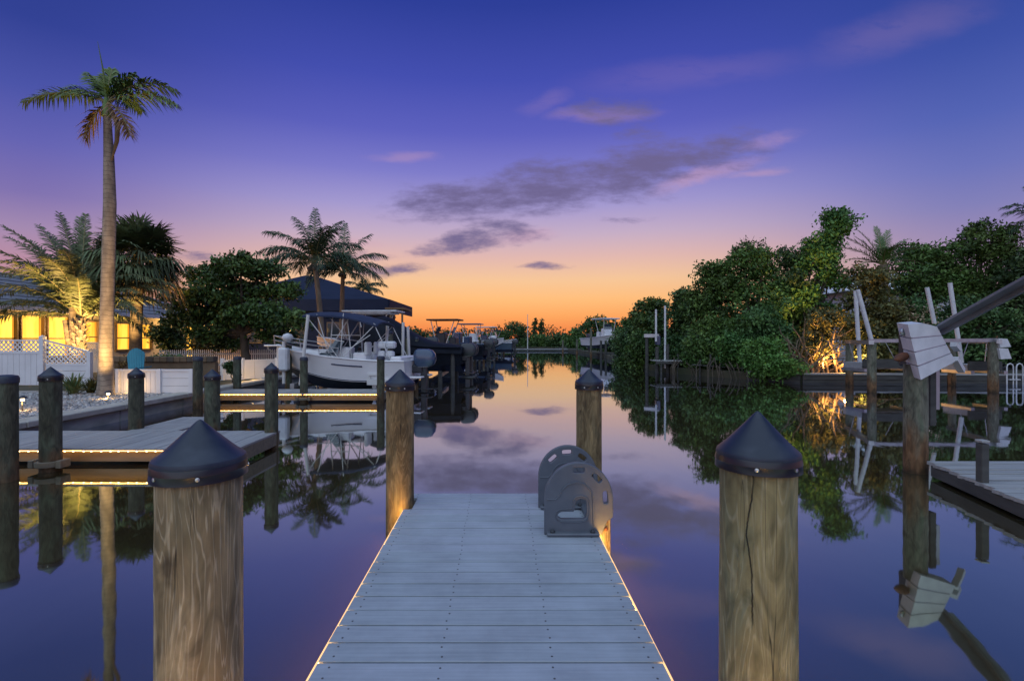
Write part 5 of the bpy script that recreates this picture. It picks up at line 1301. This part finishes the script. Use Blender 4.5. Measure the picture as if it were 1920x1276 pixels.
for (az, el, L, dr) in ((176, 38, 2.9, 72), (170, 26, 2.8, 70), (182, 55, 2.9, 80), (186, 14, 2.4, 50), (160, 62, 2.8, 70), (128, 72, 2.9, 45), (112, 78, 2.9, 40), (88, 80, 2.9, 38), (70, 74, 2.8, 45), (45, 64, 2.6, 70), (20, 56, 2.4, 90), (8, 44, 2.3, 95), (355, 32, 2.2, 95), (0, 18, 2.0, 80), (340, 50, 2.2, 85), (200, 48, 2.4, 80), (220, 60, 2.4, 80), (250, 66, 2.3, 75), (285, 66, 2.3, 75), (310, 58, 2.2, 80), (150, 48, 2.6, 75), (30, 40, 2.2, 85), (100, 60, 2.6, 60), (150, 70, 3.1, 42), (140, 60, 3.0, 50), (172, 58, 3.0, 58), (165, 68, 3.1, 48), (8, 62, 2.8, 105), (2, 50, 2.7, 100), (352, 66, 2.6, 110), (15, 70, 2.9, 85), (340, 40, 2.3, 90), (300, 70, 2.6, 80), (210, 66, 2.6, 70), (190, 30, 2.6, 60), (156, 66, 3.3, 34), (136, 74, 3.3, 30), (120, 80, 3.2, 26), (176, 64, 3.2, 52), (148, 80, 3.2, 30), (168, 52, 3.0, 62), (200, 74, 2.9, 50)):
    frs.append((az + rn.uniform(-5, 5), el + rn.uniform(-3, 3), L * 1.2, dr * .9))
pinnate(dp, frs, tuple(c), 'date_leaf', .50, 92, ld=.45, plum=.6, lw=.042, t0=.12)
light('date_palm_uplight', 'SPOT', (px(178, 15.3), 15.25, .6), 1500, size=.06, to=tuple(at(165, 540, YD)), cone=95, blend=.9)
light('date_palm_uplight', 'SPOT', (px(118, 15.4), 15.35, .6), 700, size=.06, to=tuple(at(125, 500, YD)), cone=80, blend=.9)
light('date_palm_uplight', 'POINT', (px(172, 15.6), 15.4, 1.5), 25, size=.06)
# sabal palm: round head of fans
YS = 17.6
sp_ = thing('sabal_palm', 'cabbage palm with round shaggy head of fan leaves behind the ringed trunk', 'palm tree', (px(252, YS), YS, LZ))
c = at(260, 478, YS); b0 = at(252, 690, YS); b0.z = LZ - .1
MB().tube([b0, b0.lerp(c, .5), c], [.20, .185, .17], 14).build('trunk', 'sabal_bark', sp_, smooth=60)
def fan(az, el, pet, rad, m, seed, droop=.3):
    rn = random.Random(seed); mb = MB(); st = MB(); a, e_ = R(az), R(el)
    d = Vector((math.cos(a) * math.cos(e_), math.sin(a) * math.cos(e_), math.sin(e_))); h = c + d * pet + Vector((0, 0, -droop * .25 * pet))
    st.tube([c + d * .1, c.lerp(h, .55) + Vector((0, 0, .05)), h], [.022, .016, .01], 5)
    S = d.cross(Vector((0, 0, 1)));
    if S.length < .1: S = Vector((1, 0, 0))
    S.normalize(); U = S.cross(d).normalized(); n = 26
    for i in range(n):
        g = R(-125 + 250 * (i + .5) / n + rn.uniform(-3, 3)); dv = (d * math.cos(g) + S * math.sin(g) + U * rn.uniform(-.12, .2)).normalized(); rl = rad * rn.uniform(.8, 1.1) * (1 - .25 * abs(g) / R(125))
        w = (S * math.cos(g) - d * math.sin(g)) * .034
        mid = h + dv * rl * .55 + Vector((0, 0, -droop * .12 * rl)); tip = h + dv * rl + Vector((0, 0, -droop * rl * rn.uniform(.6, 1.3)))
        mb.add([h - w * .25, h + w * .25, mid + w, mid - w, tip], [(0, 1, 2, 3), (3, 2, 4)])
    o = link('fan_leaf', mb.mesh('fan_leaf', root_loc(sp_)), m, sp_); link('stalk', st.mesh('stalk', root_loc(sp_)), 'rachis', o)
rn = random.Random(6)
for i in range(96):
    el = math.degrees(math.asin(1 - 1.66 * (i + .5) / 96)); fan((i * 137.5) % 360, el + rn.uniform(-6, 6), rn.uniform(.6, 1.08), rn.uniform(.7, .95), 'fan_dry' if el < -26 else 'fan_leaf', i, .25 + .5 * (el < 10))
light('sabal_uplight', 'SPOT', (px(236, 16.9), 16.6, .8), 850, size=.06, to=tuple(at(265, 500, YS)), cone=60, blend=.9)
# coconut palms by the navy roof
def coconut(label, q0, q1, Y, sc, seed, frs):
    t = thing('coconut_palm', label, 'palm tree', (at(*q0, Y).x, Y, LZ), group='coconut palms beside the navy roof')
    a, b = at(*q0, Y), at(*q1, Y); a.z = LZ - .1
    m_ = a.lerp(b, .5) + Vector((.12 * (a.x - b.x) * 3, 0, 0))
    pts = [a.lerp(m_, i / 5).lerp(m_.lerp(b, i / 5), i / 5) for i in range(6)]
    MB().tube(pts, [.18, .15, .13, .12, .11, .10], 12).build('trunk', 'pale_bark', t, smooth=60)
    rn = random.Random(seed)
    pinnate(t, [(az + rn.uniform(-8, 8), el, L * sc * 1.08, dr) for az, el, L, dr in frs + [(rn.uniform(0, 360), rn.uniform(30, 80), rn.uniform(2.0, 2.5), rn.uniform(60, 95)) for _ in range(2)]], tuple(b), 'coco_leaf', .66 * sc, 56, ld=.95, plum=.5, lw=.048)
    for k in range(4):
        q = b + Vector((rn.uniform(-.2, .2), rn.uniform(-.25, 0), rn.uniform(-.28, -.1))); MB().lathe([(.02, -.12), (.10, -.05), (.11, .03), (.03, .11)], 10, q).build('coconut', 'bark', t, smooth=60)
coconut('taller coconut palm with a drooping frond over the spreading tree', (606, 640), (590, 494), 23.5, 1.0, 2, [(178, 30, 2.7, 95), (172, 48, 2.5, 90), (185, 62, 2.6, 70), (150, 76, 2.8, 50), (110, 82, 2.9, 35), (60, 78, 2.7, 55), (20, 62, 2.4, 95), (350, 40, 2.2, 100), (0, 15, 1.9, 80), (270, 55, 2.4, 100), (230, 30, 2.4, 95), (300, 25, 2.2, 90), (200, 10, 2.1, 75), (90, 45, 2.4, 95), (130, 35, 2.4, 95), (190, 45, 2.6, 85)])
coconut('shorter coconut palm in front of the navy roof', (640, 640), (643, 512), 26.5, .98, 3, [(4, 40, 2.5, 95), (350, 22, 2.4, 85), (20, 58, 2.6, 80), (50, 72, 2.8, 45), (95, 82, 2.9, 30), (130, 72, 2.7, 50), (165, 55, 2.4, 95), (180, 30, 2.2, 100), (200, 10, 2.0, 80), (270, 55, 2.4, 100), (310, 35, 2.3, 95), (240, 30, 2.2, 95), (330, 5, 2.0, 70), (60, 40, 2.3, 95)])
coconut('small distant palm peeping out beside the navy roof slope', (690, 600), (680, 545), 45, .95, 4, [(i * 40, 30 + 30 * (i % 2), 1.9, 90) for i in range(9)])
# date palm on the right bank and the fronds that lean in at the edge
YB = 22.4
rd = thing('bank_palm', 'feathery palm with stiff upright fronds among the mangroves', 'palm tree', (px(1655, YB), YB, LZ))
c = at(1655, 497, YB); MB().tube([(c.x, YB, LZ), tuple(c)], [.25, .2], 12).build('trunk', 'sabal_bark', rd, smooth=60)
pinnate(rd, [(180, 24, 1.7, 40), (172, 42, 1.9, 40), (160, 58, 1.9, 35), (140, 72, 1.9, 25), (90, 84, 1.85, 18), (40, 72, 1.9, 25), (15, 56, 2.0, 40), (6, 42, 2.1, 42), (0, 22, 1.9, 50), (130, 64, 1.8, 25), (60, 64, 1.9, 30), (200, 15, 1.8, 55), (270, 60, 1.5, 70), (240, 50, 1.6, 70), (310, 50, 1.6, 70)], tuple(c), 'leaf', .42, 44, ld=.15, plum=.3, lw=.034)
ep = thing('edge_palm', 'palm leaning in from the edge of the photo above the lift beam', 'palm tree', (px(1965, 23.5), 23.5, LZ))
c = at(1962, 410, 23.5); MB().tube([(c.x, 23.5, LZ), tuple(c)], [.18, .13], 12).build('trunk', 'pale_bark', ep, smooth=60)
pinnate(ep, [(180, 30, 2.0, 55), (178, 5, 1.9, 60), (170, 50, 2.0, 75), (190, -20, 1.6, 45), (90, 80, 2, 40), (0, 40, 2, 80), (270, 40, 2, 90), (30, 60, 2, 80), (330, 20, 2, 80)], tuple(c), 'coco_leaf', .6, 54, ld=.6, plum=.5, lw=.045)

# ---- low planting on the gravel
def blades(name, label, x, y, n, h, m, seed, spread=.75, wv=.03, cat='plant'):
    t = thing(name, label, cat, (x, y, LZ)); rn = random.Random(seed)
    for i in range(n):
        a = rn.uniform(0, 6.283); e_ = rn.uniform(.35, 1.35); L = h * rn.uniform(.75, 1.1); d = Vector((math.cos(a) * math.cos(e_), math.sin(a) * math.cos(e_), math.sin(e_)))
        b = Vector((rn.uniform(-.06, .06), rn.uniform(-.06, .06), 0)); s = Vector((-math.sin(a), math.cos(a), 0)) * wv
        m1 = b + d * L * .5; m2 = b + d * L * .85 + Vector((0, 0, -.05 * L)); tip = b + d * L * 1.05 + Vector((0, 0, -.16 * L))
        mb = MB().add([b - s * .5, b + s * .5, m1 + s, m1 - s, m2 + s * .6, m2 - s * .6, tip], [(0, 1, 2, 3), (3, 2, 4, 5), (5, 4, 6)])
        mb.build('blade', m, t, local=True)
    return t
blades('spiky_plant', 'spiky green strap leaved plant on the gravel beside the ringed palm', px(138, 12.4), 12.4, 85, .62, 'yucca', 1, wv=.02)
blades('variegated_plant', 'smaller yellowish plant between the spiky plant and the palm trunk', px(170, 12.8), 12.8, 55, .46, 'leaf_olive', 2, wv=.024)
tree('flower_bush', 'dark low bush in the planter behind the white plank fence', 310, 668, 690, 34, 14.9, 51, 'leaf_dark', 1500, .08, cat='bush', nb=5, clump=.1, base=(px(310, 14.9), 14.9, LZ + .5), r=.03)
tree('flower_bush', 'reddish bush between the palm trunk and the teal chair', 228, 670, 692, 20, 14.6, 52, 'dry_leaf', 700, .07, cat='bush', nb=4, clump=.09, base=(px(228, 14.6), 14.6, LZ + .5), r=.03)
tree('potted_plant', 'little dark plant beside the lit garden wall', 432, 680, 697, 13, 15.4, 53, 'leaf_dark', 500, .07, cat='plant', nb=4, clump=.07, r=.02)

# ---- distant trees round the head of the canal
FG = 'distant trees at the head of the canal'
far = [(780, 622, 660, 42, 60, 'dark tree behind the covered boat top frame'), (845, 632, 660, 45, 70, 'low dark tree behind the distant boats'), (905, 630, 658, 30, 76, 'small rounded tree past the cluster of boats'), (935, 622, 658, 24, 82, 'dark tree where the sky glows brightest'), (968, 606, 657, 26, 84, 'taller far tree with uneven top beside the thin pole'),
       (1010, 630, 657, 30, 84, 'broad far tree under the two narrow pines'), (1050, 628, 657, 26, 82, 'far tree between the pines and the mangrove point'), (1082, 618, 660, 26, 72, 'dark far tree beside the mangrove point'), (1115, 597, 664, 32, 60, 'rounded tree behind the lifted boat with flat top'), (1150, 606, 672, 26, 52, 'tree closing the gap between lifted boat and mangroves')]
for i, (a, b, c_, w, Y, l) in enumerate(far):
    tree('far_tree', l, a, b, c_, w, Y, 60 + i, ('leaf_dark', 'leaf')[i % 2], 2600, .34, group=FG, nb=8, clump=.5)
for i, (a, b, l) in enumerate(((1003, 597, 'first narrow pine standing above the far treeline'), (1016, 600, 'second slightly shorter narrow pine above the far treeline'))):
    t = thing('pine_tree', l, 'tree', (px(a, 88), 88, LZ), group='narrow pines on the skyline')
    top = at(a, b, 88); MB().tube([(top.x, 88, LZ), tuple(top)], [.2, .05], 8).build('trunk', 'bark', t)
    crown_mesh('crown', [(top.x, 88, top.z - .4 - .62 * k, .3 + .07 * (k % 3), .4, .45) for k in range(6)], 900, .3, 90 + i, 'leaf_dark', t, clump=.22)
wood = [(x, 105 + 6 * math.sin(x), 1.9, 6 + abs(x) * .02, 4, 1.9 + .5 * math.sin(x * .7)) for x in range(-75, 80, 7)]
o = crown_mesh('distant_woods', wood, 22000, .5, 99, 'leaf_dark', None, clump=.8); tag(o, kind='stuff')
back = [(-13 - i * 4.5, 46 + (i % 3) * 4, 2.6, 3, 2.4, 2.2) for i in range(9)] + [(14 + i * 4.5, 38 + (i % 3) * 4, 2.4, 3.2, 2.4, 2.4) for i in range(10)]
o = crown_mesh('background_shrubbery', back, 22000, .3, 98, 'leaf_dark', None, clump=.5); tag(o, kind='stuff')
